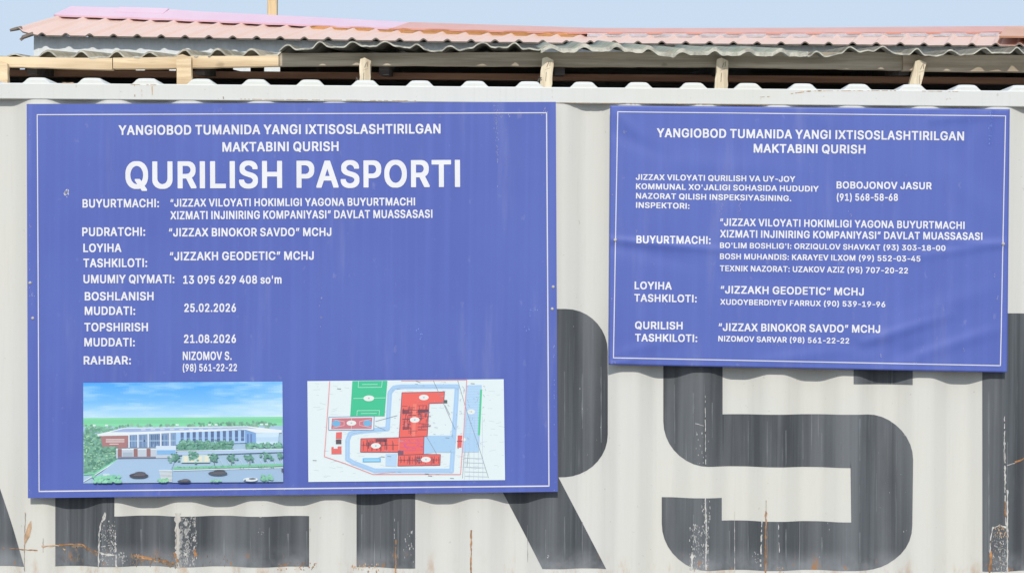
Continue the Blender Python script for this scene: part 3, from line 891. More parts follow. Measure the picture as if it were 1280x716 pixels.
def sign_panel(quad, Yf, Yb, disp, nu, nv, extra=None):
    """front sheet as a grid (bowed by disp), closed to a thin board behind"""
    b = newbm()
    TL, TR, BR_, BL = [P(*q, Yf) for q in quad]
    g = []
    for i in range(nu + 1):
        u = i / nu
        col = []
        for j in range(nv + 1):
            v = j / nv
            co = TL * (1 - u) * (1 - v) + TR * u * (1 - v) + BR_ * u * v + BL * (1 - u) * v
            co.y = Yf - (disp(co.x, co.z) if disp else 0)
            col.append(b.verts.new(co))
        g.append(col)
    for i in range(nu):
        for j in range(nv):
            b.faces.new((g[i][j], g[i][j + 1], g[i + 1][j + 1], g[i + 1][j]))
    ring = [g[i][0] for i in range(nu + 1)] + [g[nu][j] for j in range(1, nv + 1)] + \
           [g[i][nv] for i in range(nu - 1, -1, -1)] + [g[0][j] for j in range(nv - 1, 0, -1)]
    bk = [b.verts.new((v.co.x, Yb, v.co.z)) for v in ring]
    k = len(ring)
    for i in range(k):
        f = b.faces.new((ring[i], ring[(i + 1) % k], bk[(i + 1) % k], bk[i]))
        f.material_index = 1
    b.faces.new(bk[::-1]).material_index = 1
    if extra:
        extra(b)
    return b


def back_frame(parent, quad, Yf, Yb, w=0.03, inset=0.008, mat=None):
    TL, TR, BR_, BL = [P(*q, Yf) for q in quad]
    b = newbm()
    x0, x1 = max(TL.x, BL.x) + inset, min(TR.x, BR_.x) - inset
    z1, z0 = min(TL.z, TR.z) - inset, max(BL.z, BR_.z) + inset
    box(b, x0, x1, Yf, Yb, z1 - w, z1, 0.001)
    box(b, x0, x1, Yf, Yb, z0, z0 + w, 0.001)
    box(b, x0, x0 + w, Yf, Yb, z0 + w + 0.001, z1 - w - 0.001, 0.001)
    box(b, x1 - w, x1, Yf, Yb, z0 + w + 0.001, z1 - w - 0.001, 0.001)
    obj('back_frame', b, mat or M_STEEL, parent)


# ---- painter for the two printed pictures
class Painter:
    def __init__(self, corners_zoom, corners_px, Yp):
        self.b = newbm()
        self.lay = self.b.loops.layers.float_color.new('print_colour')
        self.cz, self.cp, self.Y, self.n = corners_zoom, corners_px, Yp, 0

    def pos(self, x, y, lift):
        x0, y0, x1, y1 = self.cz
        u, v = (x - x0) / (x1 - x0), (y - y0) / (y1 - y0)
        u, v = min(1, max(0, u)), min(1, max(0, v))
        TL, TR, BR_, BL = self.cp
        px = TL[0] * (1 - u) * (1 - v) + TR[0] * u * (1 - v) + BR_[0] * u * v + BL[0] * (1 - u) * v
        py = TL[1] * (1 - u) * (1 - v) + TR[1] * u * (1 - v) + BR_[1] * u * v + BL[1] * (1 - u) * v
        return P(px, py, self.Y - lift)

    def layer(self):
        self.n += 1

    def poly(self, pts, rgb, jitter=0, overlap=True):
        fade = (206, 218, 228)
        j_ = random.uniform(-jitter, jitter)
        c = [(max(0, min(255, q + j_ + random.uniform(-jitter, jitter) * 0.12)) * 0.88 + w_ * 0.12) / 255.0 for q, w_ in zip(rgb, fade)]
        c = [(q / 12.92 if q <= 0.04045 else ((q + 0.055) / 1.055) ** 2.4) * 0.90 for q in c]
        self.k = (getattr(self, 'k', 0) + 1) % 14 if overlap else 0
        lift = self.n * 0.00007 + self.k * 0.000005
        vs_ = [self.b.verts.new(self.pos(x, y, lift)) for x, y in pts]
        try:
            f = self.b.faces.new(vs_)
        except ValueError:
            return
        f.normal_update()
        if f.normal.y > 0:
            f.normal_flip()
        for l in f.loops:
            l[self.lay] = (*c, 1)

    def rect(self, x0, y0, x1, y1, rgb, jitter=0):
        self.poly([(x0, y0), (x1, y0), (x1, y1), (x0, y1)], rgb, jitter)

    def line(self, pts, w, rgb):
        for (xa, ya), (xb, yb) in zip(pts, pts[1:]):
            L = math.hypot(xb - xa, yb - ya) or 1
            nx, ny = -(yb - ya) / L * w / 2, (xb - xa) / L * w / 2
            self.poly([(xa + nx, ya + ny), (xb + nx, yb + ny), (xb - nx, yb - ny), (xa - nx, ya - ny)], rgb)

    def blob(self, cx, cy, rx, ry, rgb, jit=0, k=9, rough=0.3):
        self.poly([(cx + rx * random.uniform(1 - rough, 1) * math.cos(2 * math.pi * i / k),
                    cy + ry * random.uniform(1 - rough, 1) * math.sin(2 * math.pi * i / k)) for i in range(k)], rgb, jit)

    def scatter(self, x0, y0, x1, y1, n, r, rgb, jit, inside=None):
        for i in range(n):
            x, y = random.uniform(x0, x1), random.uniform(y0, y1)
            if inside and not inside(x, y):
                continue
            if i % 12 == 0:
                self.layer()
            self.blob(x, y, r * random.uniform(0.5, 1.2), r * random.uniform(0.4, 0.9), rgb, jit, 7)
        self.layer()


def vnoise(x, y, seed=0):
    def h(i, j):
        n = math.sin(i * 127.1 + j * 311.7 + seed * 74.7) * 43758.5453
        return n - math.floor(n)
    i, j = math.floor(x), math.floor(y)
    fx, fy = x - i, y - j
    fx, fy = fx * fx * (3 - 2 * fx), fy * fy * (3 - 2 * fy)
    return (h(i, j) * (1 - fx) + h(i + 1, j) * fx) * (1 - fy) + (h(i, j + 1) * (1 - fx) + h(i + 1, j + 1) * fx) * fy


def fbm(x, y, s=0):
    return vnoise(x, y, s) * 0.5 + vnoise(x * 2.1, y * 2.1, s + 1) * 0.3 + vnoise(x * 4.3, y * 4.3, s + 2) * 0.2


def school_print(parent, Yp):
    p = Painter((42, 38, 1248, 642), ((104, 478.2), (353, 476.6), (354, 601.9), (104.3, 603.6)), Yp)
    # printed sky with wispy clouds
    nx, ny = 70, 26
    for i in range(nx):
        for j in range(ny):
            x0, x1 = 42 + 1206 * i / nx, 42 + 1206 * (i + 1) / nx
            y0, y1 = 38 + 212 * j / ny, 38 + 212 * (j + 1) / ny
            t = j / (ny - 1)
            cl = fbm(i * 0.10 + 3, j * 0.28, 5)
            cl = max(0, min(1, (cl - 0.38) * 2.6)) * (0.50 - 0.15 * t)
            xr = i / nx
            a = (70 + 80 * t, 166 + 44 * t, 252)
            k = min(1, cl + max(0, t - 0.55) * 1.1 + max(0, xr - 0.72) * 1.3)
            c = tuple(u * (1 - k) + w * k for u, w in zip(a, (212, 240, 250)))
            p.poly([(x0, y0), (x1, y0), (x1, y1), (x0, y1)], c, 0, False)
    p.rect(42, 250, 1248, 304, (132, 222, 168))
    p.rect(42, 304, 1248, 642, (168, 200, 226))
    p.layer()
    p.rect(42, 262, 1248, 285, (122, 214, 160))
    p.scatter(45, 292, 1245, 318, 120, 13, (125, 175, 150), 22)
    p.scatter(700, 280, 1200, 300, 50, 11, (110, 165, 140), 20)
    for x in (108, 182, 610, 805, 845, 1120, 1150):
        p.rect(x - 9, 290, x + 9, 300, (225, 245, 240))
    p.layer()
    p.scatter(45, 310, 240, 345, 60, 15, (120, 180, 150), 25)
    p.poly([(42, 335), (150, 350), (160, 425), (245, 440), (245, 500), (110, 582), (42, 582)], (120, 178, 150))
    p.layer()
    p.scatter(42, 335, 245, 580, 330, 14, (104, 158, 138), 30, lambda x, y: y < 585 - max(0, x - 100) * 0.62)
    p.scatter(42, 345, 245, 560, 90, 9, (150, 205, 165), 20, lambda x, y: y < 575 - max(0, x - 100) * 0.62)
    p.line([(42, 588), (108, 584), (250, 500)], 9, (120, 215, 165))
    p.layer()
    p.line([(42, 632), (115, 590), (245, 508)], 6, (226, 240, 246))
    p.poly([(250, 498), (600, 495), (560, 600), (500, 642), (230, 642), (110, 610)], (167, 197, 230))
    # road
    p.poly([(590, 575), (1248, 560), (1248, 642), (560, 642)], (160, 190, 222))
    p.layer()
    # building
    p.poly([(125, 348), (290, 310), (1035, 305), (1242, 330), (1242, 346), (1085, 346), (1020, 326), (318, 356), (130, 359)], (236, 243, 246))
    p.layer()
    p.poly([(205, 335), (290, 315), (1030, 310), (1100, 322), (1020, 318), (330, 336)], (160, 182, 226))
    p.layer()
    for x in range(390, 1000, 58):
        p.poly([(x, 318), (x + 26, 317), (x + 30, 325), (x + 2, 326)], (205, 218, 236))
    p.poly([(146, 360), (314, 356), (308, 431), (160, 431)], (172, 118, 118))
    p.poly([(314, 354), (602, 341), (602, 432), (310, 428)], (128, 156, 196))
    p.poly([(602, 341), (1020, 328), (1020, 406), (602, 414)], (168, 206, 246))
    p.poly([(1020, 328), (1086, 347), (1086, 412), (1020, 406)], (122, 166, 222))
    p.poly([(1086, 347), (1226, 345), (1216, 418), (1086, 413)], (208, 234, 252))
    p.layer()
    for y in (378, 386, 393):
        p.rect(178, y, 290, y + 3.5, (240, 228, 226), 6)
    p.rect(200, 405, 255, 409, (240, 228, 226))
    for x in range(318, 600, 22):
        p.rect(x, 356, x + 10, 425, (98, 128, 170), 16)
    for x in range(450, 505, 12):
        p.rect(x, 352, x + 6, 410, (88, 112, 150), 12)
    p.rect(312, 386, 600, 392, (160, 190, 220))
    for i in range(11):
        x = 630 + i * 36.5
        y = 340 - i * 1.0
        p.rect(x, y, x + 19, y + 64, (84, 106, 152), 8)
    for x in (1032, 1052):
        p.rect(x, 352, x + 9, 405, (92, 118, 176))
    p.rect(1086, 372, 1222, 398, (190, 220, 246))
    p.layer()
    for x in (372, 434, 510, 565, 318):
        p.rect(x - 4, 344, x + 4, 430, (232, 240, 248))
    for i in range(11):
        x = 630 + i * 36.5
        p.rect(x, 372, x + 19, 376, (140, 170, 212))
    p.layer()
    # hedges
    p.scatter(610, 396, 945, 450, 200, 14, (96, 154, 132), 24)
    p.scatter(620, 385, 930, 415, 60, 9, (116, 172, 150), 24)
    p.scatter(1030, 408, 1248, 440, 110, 12, (112, 172, 148), 24)
    p.scatter(160, 425, 245, 450, 40, 12, (104, 160, 136), 24)
    # entrance blocks
    p.rect(240, 436, 602, 494, (196, 206, 220))
    p.layer()
    p.rect(240, 434, 480, 443, (226, 236, 244))
    p.rect(480, 420, 602, 446, (214, 230, 246))
    for x in (250, 346, 424):
        p.rect(x, 436, x + 24, 494, (150, 104, 104))
    p.rect(486, 446, 600, 474, (128, 184, 236))
    p.rect(280, 458, 340, 490, (170, 186, 204))
    p.rect(250, 484, 480, 494, (130, 128, 148))
    p.layer()
    # parking and verge
    p.poly([(610, 456), (1248, 444), (1248, 462), (605, 478)], (178, 204, 236))
    p.poly([(640, 478), (810, 474), (806, 522), (632, 522)], (206, 226, 220))
    p.layer()
    for x in (650, 690, 735, 775):
        p.rect(x, 484, x + 22, 518, (238, 232, 206))
    for x in range(870, 1240, 40):
        p.line([(x, 505), (x + 14, 535)], 3, (206, 222, 240))
    p.line([(585, 556), (1248, 540)], 15, (122, 200, 158))
    p.line([(585, 568), (1248, 555)], 5, (238, 244, 246))
    p.line([(600, 452), (1248, 444)], 4, (232, 240, 246))
    p.layer()
    p.scatter(585, 546, 1240, 556, 60, 6, (100, 168, 136), 20)
    for (x, y, n, sx, sy) in ((590, 497, 26, 36, 24), (708, 490, 26, 32, 26), (832, 495, 24, 26, 26), (936, 496, 22, 26, 18), (1047, 494, 24, 32, 18), (1146, 489, 24, 32, 18), (1232, 484, 14, 14, 16), (700, 465, 12, 20, 8)):
        for i in range(n):
            if i % 8 == 0:
                p.layer()
            p.blob(x + random.gauss(0, sx * 0.5), y + random.gauss(0, sy * 0.5), 10, 7, (96, 152, 134), 24, 7)
        p.layer()
    for x in (936, 832, 1047):
        p.line([(x, 505), (x, 540)], 4, (120, 130, 126))
    # crosswalk
    for i in range(9):
        p.rect(498 + i * 2, 566 + i * 8, 578, 570.5 + i * 8, (242, 246, 240))
    for i in range(4):
        p.rect(160, 586 + i * 6, 200, 589 + i * 6, (240, 246, 244))
    p.layer()
    p.scatter(100, 598, 265, 640, 70, 15, (136, 212, 174), 18)
    p.scatter(490, 618, 560, 640, 24, 10, (146, 216, 170), 18)
    p.scatter(1115, 600, 1185, 630, 30, 12, (130, 196, 164), 18)
    p.scatter(810, 626, 870, 640, 16, 8, (140, 206, 170), 18)
    # cars
    for (x, y, w, h, c, top) in ((376, 598, 62, 17, (66, 66, 78), (84, 84, 96)), (855, 587, 62, 15, (78, 84, 96), (70, 74, 86)), (650, 634, 42, 10, (66, 70, 80), (90, 94, 104))):
        p.blob(x, y, w, h, c, 0, 12, 0.1)
        p.layer()
        p.blob(x + 8, y - h * 0.7, w * 0.62, h * 0.75, top, 0, 10, 0.1)
        p.layer()
        p.line([(x - w * 0.5, y - 2), (x + w * 0.6, y - 4)], 3, (124, 112, 116))
        p.layer()
    p.blob(1052, 626, 48, 13, (230, 238, 240), 0, 12, 0.1)
    p.layer()
    p.blob(1062, 622, 24, 6, (96, 104, 116), 0, 9, 0.1)
    p.blob(1018, 630, 6, 5, (96, 104, 116), 0, 9, 0.1)
    p.rect(1238, 560, 1248, 580, (80, 84, 96))
    o = obj('printed_picture', p.b, M_PRINT, parent, label='printed view of a white two storey school with trees and cars')
    return o


def plan_print(parent, Yp):
    p = Painter((22, 24, 1234, 643), ((384.2, 476.1), (629.6, 473.7), (631.3, 599.6), (385.5, 602)), Yp)
    p.rect(22, 24, 1234, 643, (232, 243, 245))
    p.layer()
    for _ in range(150):
        x, y = random.uniform(30, 1220), random.uniform(30, 630)
        a = random.uniform(-0.3, 0.3)
        L = random.uniform(10, 46)
        p.line([(x, y), (x + L * math.cos(a), y + L * math.sin(a))], 2.2, (196, 212, 218))
    p.layer()
    # ring road
    ring = [(948, 66), (600, 64), (556, 70), (530, 100), (514, 322), (330, 338), (282, 350), (266, 390), (264, 505), (300, 528), (430, 578), (905, 584), (946, 66)]
    p.line(ring, 29, (168, 206, 244))
    p.layer()
    for q in ring:
        p.layer()
        p.blob(q[0], q[1], 14.5, 14.5, (168, 206, 244), 0, 12, 0)
    p.line(ring, 3, (196, 222, 248))
    p.layer()
    p.poly([(1004, 58), (1098, 58), (1076, 470), (972, 470)], (176, 212, 246))
    p.poly([(738, 366), (930, 366), (930, 470), (800, 470), (736, 480)], (170, 208, 242))
    p.poly([(500, 475), (570, 475), (566, 555), (498, 550)], (186, 216, 246))
    p.layer()
    for i in range(18):
        y = 75 + i * 16
        p.line([(1008 - i, y), (1090 - i, y)], 2, (204, 228, 250))
    p.poly([(1088, 86), (1100, 86), (1083, 366), (1069, 366)], (70, 205, 145))
    # pitch
    p.poly([(300, 26), (516, 26), (496, 244), (284, 243)], (54, 196, 142))
    p.poly([(152, 246), (432, 243), (428, 328), (150, 326)], (232, 238, 242))
    p.layer()
    for a, b_ in (((304, 133), (504, 131)), ((338, 28), (335, 66)), ((335, 66), (480, 66)), ((480, 66), (484, 28)), ((325, 240), (328, 208)), ((328, 208), (465, 208)), ((465, 208), (462, 240)),
                  ((360, 48), (455, 48)), ((350, 226), (448, 226))):
        p.line([a, b_], 3, (190, 236, 216))
    p.poly([(172, 254), (420, 252), (415, 320), (166, 320)], (206, 116, 128))
    for a, b_ in (((152, 246), (432, 243)), ((432, 243), (428, 328)), ((428, 328), (150, 326)), ((150, 326), (152, 246))):
        p.line([a, b_], 4, (110, 140, 180))
    p.layer()
    for s, cx in ((1, 176), (-1, 412)):
        p.blob(cx + s * 22, 286, 26, 20, (110, 180, 226), 0, 14, 0)
        p.line([(cx, 262), (cx + s * 70, 274), (cx + s * 70, 298), (cx, 312)], 3, (240, 190, 190))
    p.line([(292, 252), (290, 320)], 3, (240, 190, 190))
    p.rect(358, 500, 470, 525, (104, 186, 238))
    p.layer()
    p.rect(366, 506, 462, 519, (160, 216, 246))
    # red blocks
    red = (244, 98, 88)
    p.poly([(605, 100), (868, 98), (862, 166), (602, 170)], red)
    p.poly([(602, 170), (772, 168), (758, 370), (586, 376)], red)
    p.poly([(586, 376), (738, 370), (734, 480), (580, 484)], red)
    p.poly([(580, 484), (838, 482), (834, 548), (574, 550)], red)
    p.poly([(348, 380), (584, 376), (580, 466), (345, 463)], red)
    p.poly([(196, 340), (232, 338), (230, 380), (194, 380)], (236, 104, 100))
    p.poly([(166, 430), (228, 426), (228, 474), (166, 474)], (236, 104, 100))
    p.rect(194, 384, 228, 412, (86, 70, 76))
    p.poly([(946, 366), (974, 366), (968, 440), (942, 440)], (232, 92, 92))
    p.layer()
    p.rect(180, 426, 204, 440, (226, 241, 246))
    p.rect(940, 400, 972, 404, (80, 70, 90))
    dk = (110, 62, 74)
    # corridor
    p.poly([(672, 170), (694, 170), (684, 370), (664, 370)], (250, 122, 108))
    for i in range(44):
        x0 = random.choice((606, 640, 700, 724))
        y = random.uniform(176, 360)
        w = random.uniform(20, 62)
        p.line([(x0, y), (x0 + w, y)], 3, dk)
    for i in range(44):
        x = random.choice((random.uniform(608, 664), random.uniform(700, 762)))
        y = random.uniform(176, 320)
        p.line([(x, y), (x - 3, y + random.uniform(18, 45))], 3, dk)
    p.rect(702, 205, 768, 225, (104, 60, 72))
    p.rect(606, 205, 650, 230, (140, 66, 76))
    for i in range(34):
        x = random.uniform(350, 570)
        p.line([(x, random.uniform(380, 410)), (x - 1, random.uniform(420, 460))], 3, dk)
    p.line([(350, 422), (580, 422)], 3, dk)
    p.rect(440, 382, 510, 402, (120, 62, 74))
    for i in range(38):
        x = random.uniform(580, 830)
        p.line([(x, random.uniform(486, 512)), (x - 1, random.uniform(520, 546))], 3, dk)
    p.line([(580, 515), (836, 515)], 3, dk)
    for i in range(4):
        p.line([(592, 390 + i * 22), (732, 388 + i * 22)], 3, (214, 92, 150))
    for i in range(30):
        x, y = random.uniform(600, 730), random.uniform(390, 455)
        p.line([(x, y), (x + 10, y)], 3, (206, 80, 160))
    for loop in ([(605, 100), (868, 98), (862, 166), (772, 168), (758, 370), (738, 372), (734, 480), (838, 482), (834, 548), (574, 550), (580, 466), (345, 463), (348, 380), (584, 376), (605, 100)],):
        p.line(loop, 4, (128, 78, 98))
    p.line([(586, 376), (738, 370)], 4, (100, 60, 80))
    p.line([(580, 484), (734, 480)], 4, (100, 60, 80))
    p.rect(864, 148, 884, 168, (80, 92, 88))
    p.rect(575, 455, 610, 484, (120, 80, 100))
    p.layer()
    for (x, y, rx, ry) in ((740, 131, 30, 17), (682, 268, 30, 17), (440, 425, 30, 17), (748, 512, 30, 17), (400, 133, 33, 18), (291, 284, 30, 16), (1031, 222, 24, 16), (984, 392, 14, 10)):
        p.blob(x, y, rx, ry, (238, 242, 238), 0, 18, 0)
    p.layer()
    for (x, y) in ((740, 131), (682, 268), (440, 425), (748, 512), (400, 133), (291, 284), (1031, 222)):
        p.rect(x - 5, y - 4, x + 5, y + 4, (190, 196, 200))
    # red boundary and survey lines
    rl = (240, 138, 140)
    p.line([(160, 26), (142, 250), (122, 488), (245, 530), (420, 600), (700, 602), (960, 606), (984, 340), (1006, 26)], 4.5, rl)
    p.line([(600, 28), (1006, 26)], 3, rl)
    p.line([(420, 600), (560, 586)], 2.5, (236, 170, 170))
    gl = (128, 140, 152)
    for a, b_ in (((800, 28), (930, 330)), ((950, 28), (1010, 240)), ((1010, 240), (1076, 440)), ((1076, 440), (1132, 628)), ((752, 368), (814, 478)), ((985, 470), (972, 630)), ((1010, 470), (1000, 560)),
                  ((870, 180), (900, 240)), ((690, 28), (720, 40))):
        p.line([a, b_], 2.6, gl)
    for i in range(5):
        p.line([(985, 505 + i * 28), (1095 + i * 8, 510 + i * 28)], 2, (176, 190, 200))
        p.line([(1000 + i * 25, 250), (985 + i * 28, 640)], 1.6, (176, 192, 206))
    for _ in range(60):
        x, y = random.uniform(860, 1120), random.uniform(40, 460)
        p.line([(x, y), (x + random.uniform(-12, 14), y + random.uniform(-5, 18))], 2, (150, 166, 184))
    for _ in range(40):
        x, y = random.uniform(440, 900), random.uniform(40, 620)
        p.line([(x, y), (x + random.uniform(-24, 24), y + random.uniform(-4, 4))], 2, (150, 176, 206))
    p.line([(440, 275), (575, 240)], 2.5, gl)
    p.line([(435, 300), (500, 330)], 2, gl)
    for (x, y) in ((740, 600), (760, 612), (895, 628), (1030, 48), (870, 380), (470, 492), (510, 490), (205, 72), (50, 510)):
        p.line([(x, y), (x + 24, y + 2)], 4, (140, 150, 160))
    o = obj('printed_plan', p.b, M_PRINT, parent, label='printed site plan with red building blocks and green pitch')
    return o


SIGNGROUP = 'blue signs on the container wall'
# ---- big sign
Y1 = -0.039
Q2 = ((762.8, 132.0), (1262.2, 136.8), (1258.9, 465.4), (760.8, 455.6))
Q1 = ((33.2, 130.2), (694.8, 127.6), (697.2, 614.2), (35.0, 622.2))
c1 = P(365, 622, -0.02)
sign1 = thing('construction_sign', 'larger blue sign with big white heading, a printed school picture and a site plan', 'sign', (c1.x, -0.02, c1.z), SIGNGROUP)


def bow1(x, z):
    return 0.0018 * math.sin(x * 3.1 + 0.6) * math.sin(z * 2.3) + 0.0006 * math.sin(x * 11 + z * 2)


def ex1(b):
    scuffs(b, Y1 - 0.0008, ((82, 242, 1.1, 1.8, 22), (84.5, 239.5, 0.9, 1.8, 18)), 3, bow1)
    scuffs(b, Y1 - 0.0008, ((620, 150, 1.2, 10, 30), (622, 188, 1.0, 14, 22), (625, 140, 2, 4, 10), (681, 139, 1.5, 4, 10), (633, 143, 6, 2, 8)), 2, bow1)
    scuffs(b, Y1 - 0.0008, ((402, 388, 0.8, 12, 10), (40, 365, 2, 8, 14), (34, 170, 1, 20, 10), (36, 280, 0.8, 40, 12), (695, 480, 0.8, 20, 8), (360, 617, 150, 1.5, 26), (693, 440, 1, 4, 4)), 2, bow1)
    scuffs(b, Y1 - 0.0008, ((527, 417, 1, 3, 8), (664, 389, 3, 2, 7), (659, 409, 2, 2, 6), (521, 412, 1, 1, 3)), 4, bow1)


pb = sign_panel(Q1, Y1, -0.020, bow1, 60, 44, ex1)
obj('panel', pb, [M_BLUE1, M_EDGE, M_SCUFF, M_SCUFFW, M_SCUFF_GLINT], sign1)
back_frame(sign1, Q1, -0.0195, 0.0, 0.03)
bb_ = newbm()
YT = Y1 - 0.0013
for a, b_, w in (((45.8, 143.6), (683.4, 141.2), 1.3), ((683.2, 140.6), (686.2, 607.4), 1.5), ((686.8, 607.0), (48.4, 613.7), 1.7), ((49.0, 614.0), (46.4, 143.2), 1.3)):
    line_strip(bb_, a, b_, w, YT, bow1, 40)
obj('border_line', bb_, M_TEXTB, sign1)
T1 = [
    ("YANGIOBOD TUMANIDA YANGI IXTISOSLASHTIRILGAN", (148.3, 169.0), (550.7, 167.2), 12.2),
    ("MAKTABINI QURISH", (278, 189.9), (423.3, 189.0), 12.0),
    ("QURILISH", (156.8, 236.0), (352.8, 235.2), 34.0),
    ("PASPORTI", (370.8, 235.1), (575.2, 233.9), 34.0),
    ("BUYURTMACHI:", (103, 259.6), (198.8, 259.2), 10.6),
    ("“JIZZAX VILOYATI HOKIMLIGI YAGONA BUYURTMACHI", (213, 258.6), (518.9, 257.0), 9.9),
    ("XIZMATI INJINIRING KOMPANIYASI” DAVLAT MUASSASASI", (213, 274.4), (540.6, 272.4), 10.3),
    ("PUDRATCHI:", (102.6, 295.2), (181.5, 294.9), 10.9),
    ("“JIZZAX BINOKOR SAVDO” MCHJ", (211.2, 295.7), (414.3, 295.1), 10.5),
    ("LOYIHA", (104, 315.2), (151.7, 315.0), 10.6),
    ("TASHKILOTI:", (104, 334.1), (184, 333.8), 10.9),
    ("“JIZZAKH GEODETIC” MCHJ", (212.3, 325.6), (392.3, 324.7), 10.7),
    ("UMUMIY QIYMATI:", (104.2, 354.0), (218, 353.9), 10.6),
    ("13 095 629 408 so'm", (229, 354.7), (352, 354.5), 10.4),
    ("BOSHLANISH", (105.8, 375.5), (192, 375.3), 10.6),
    ("MUDDATI:", (105.8, 393.6), (169, 393.5), 10.6),
    ("25.02.2026", (230.4, 389.9), (295, 389.8), 10.6),
    ("TOPSHIRISH", (105.3, 414.0), (185, 413.9), 10.6),
    ("MUDDATI:", (105.3, 432.8), (168.5, 432.8), 10.6),
    ("21.08.2026", (230, 428.6), (295, 428.4), 10.6),
    ("RAHBAR:", (104.5, 455.4), (163.7, 455.2), 10.4),
    ("NIZOMOV S.", (228.5, 449.8), (289.6, 449.7), 10.6),
    ("(98) 561-22-22", (228.5, 463.9), (296.2, 463.6), 9.2),
]
for s_, a, b_, h in T1:
    obj('text_line', text_bm(s_, a, b_, h, YT, bow1), M_TEXT, sign1,
        label='large white heading lettering' if h > 20 else None)
school_print(sign1, Y1 - 0.0026)
plan_print(sign1, Y1 - 0.0026)
for px, py in ((37.5, 353.5), (40.8, 397.5), (691.5, 358.5), (690.3, 386)):
    screw(sign1, px, py, Y1, 0.0058, bow1)

# ---- smaller, creased sign
Y2 = -0.040
c2 = P(1010, 462, -0.01)
sign2 = thing('construction_sign', 'smaller creased blue sign of close white text only, on the right half of the container', 'sign', (c2.x, -0.01, c2.z), SIGNGROUP)


def crease_list():
    out = []
    for (x0, y0, x1, y1, w, amp) in ((763, 300, 905, 313, 5, 0.0039), (765, 306, 870, 330, 10, -0.0022), (1254, 304, 1140, 322, 6, 0.0026), (1254, 306, 1170, 300, 5, 0.0016),
                                     (1080, 428, 1190, 393, 7, 0.0044), (1060, 432, 1150, 436, 9, -0.0022), (1150, 442, 1246, 412, 8, 0.0042), (1100, 450, 1200, 424, 9, -0.0024),
                                     (1120, 405, 1240, 360, 12, 0.0026), (950, 452, 1060, 437, 8, 0.0022), (1238, 132, 1237, 178, 3.5, 0.0039), (1225, 132, 1200, 200, 9, -0.0018),
                                     (762, 135, 800, 170, 7, 0.0018), (765, 165, 830, 195, 9, -0.0016), (770, 445, 850, 420, 8, 0.0020), (850, 205, 1000, 215, 14, 0.0016),
                                     (1165, 150, 1262, 142, 6, 0.0022), (1180, 215, 1255, 280, 16, 0.0020), (900, 345, 1050, 352, 14, -0.0012), (1000, 136, 1050, 160, 12, 0.0014), (763, 455, 800, 449, 4, 0.003)):
        A, B = P(x0, y0, Y2), P(x1, y1, Y2)
        out.append((A.x, A.z, B.x, B.z, w / 331.0, amp))
    return out


CRE = crease_list()


def bow2(x, z):
    d = 0.0016 * math.sin(x * 4.3 + 1.2) * math.sin(z * 5.0) + 0.0007 * math.sin(x * 13 + z * 9)
    for ax, az, bx, bz, w, amp in CRE:
        dx, dz = bx - ax, bz - az
        L2 = dx * dx + dz * dz
        t = ((x - ax) * dx + (z - az) * dz) / L2
        tt = min(1, max(0, t))
        ex, ez = x - ax - dx * tt, z - az - dz * tt
        r2 = (ex * ex + ez * ez) / (w * w)
        if r2 < 9:
            d += amp * math.exp(-r2) * (0.35 + 0.65 * math.sin(math.pi * min(1, max(0, t * 0.8 + 0.2))))
    return d


def ex2(b):
    scuffs(b, Y2 - 0.0012, ((781, 166, 1, 2, 8), (765.5, 243, 1.5, 0.6, 5), (901, 262, 1.2, 5, 9), (925, 262, 1, 5, 9), (796, 288, 1, 2, 4), (763, 376, 0.6, 2, 4), (763, 453, 3, 1.5, 10)), 2, bow2)
    scuffs(b, Y2 - 0.0012, ((1062, 268, 2, 3, 6), (1204, 438, 1, 1.5, 5), (1101, 443, 1, 1.5, 4), (830, 380, 1, 1.5, 3), (1247, 372, 1, 2, 5), (971, 431, 1, 2, 5), (1146, 462, 3, 0.8, 4), (1243, 344, 1, 1, 3)), 2, bow2)
    scuffs(b, Y2 - 0.0012, ((1239, 148, 1.2, 9, 20), (1237, 168, 1.0, 8, 10)), 4, bow2)  # bright flecks paint the highlight along the top right fold


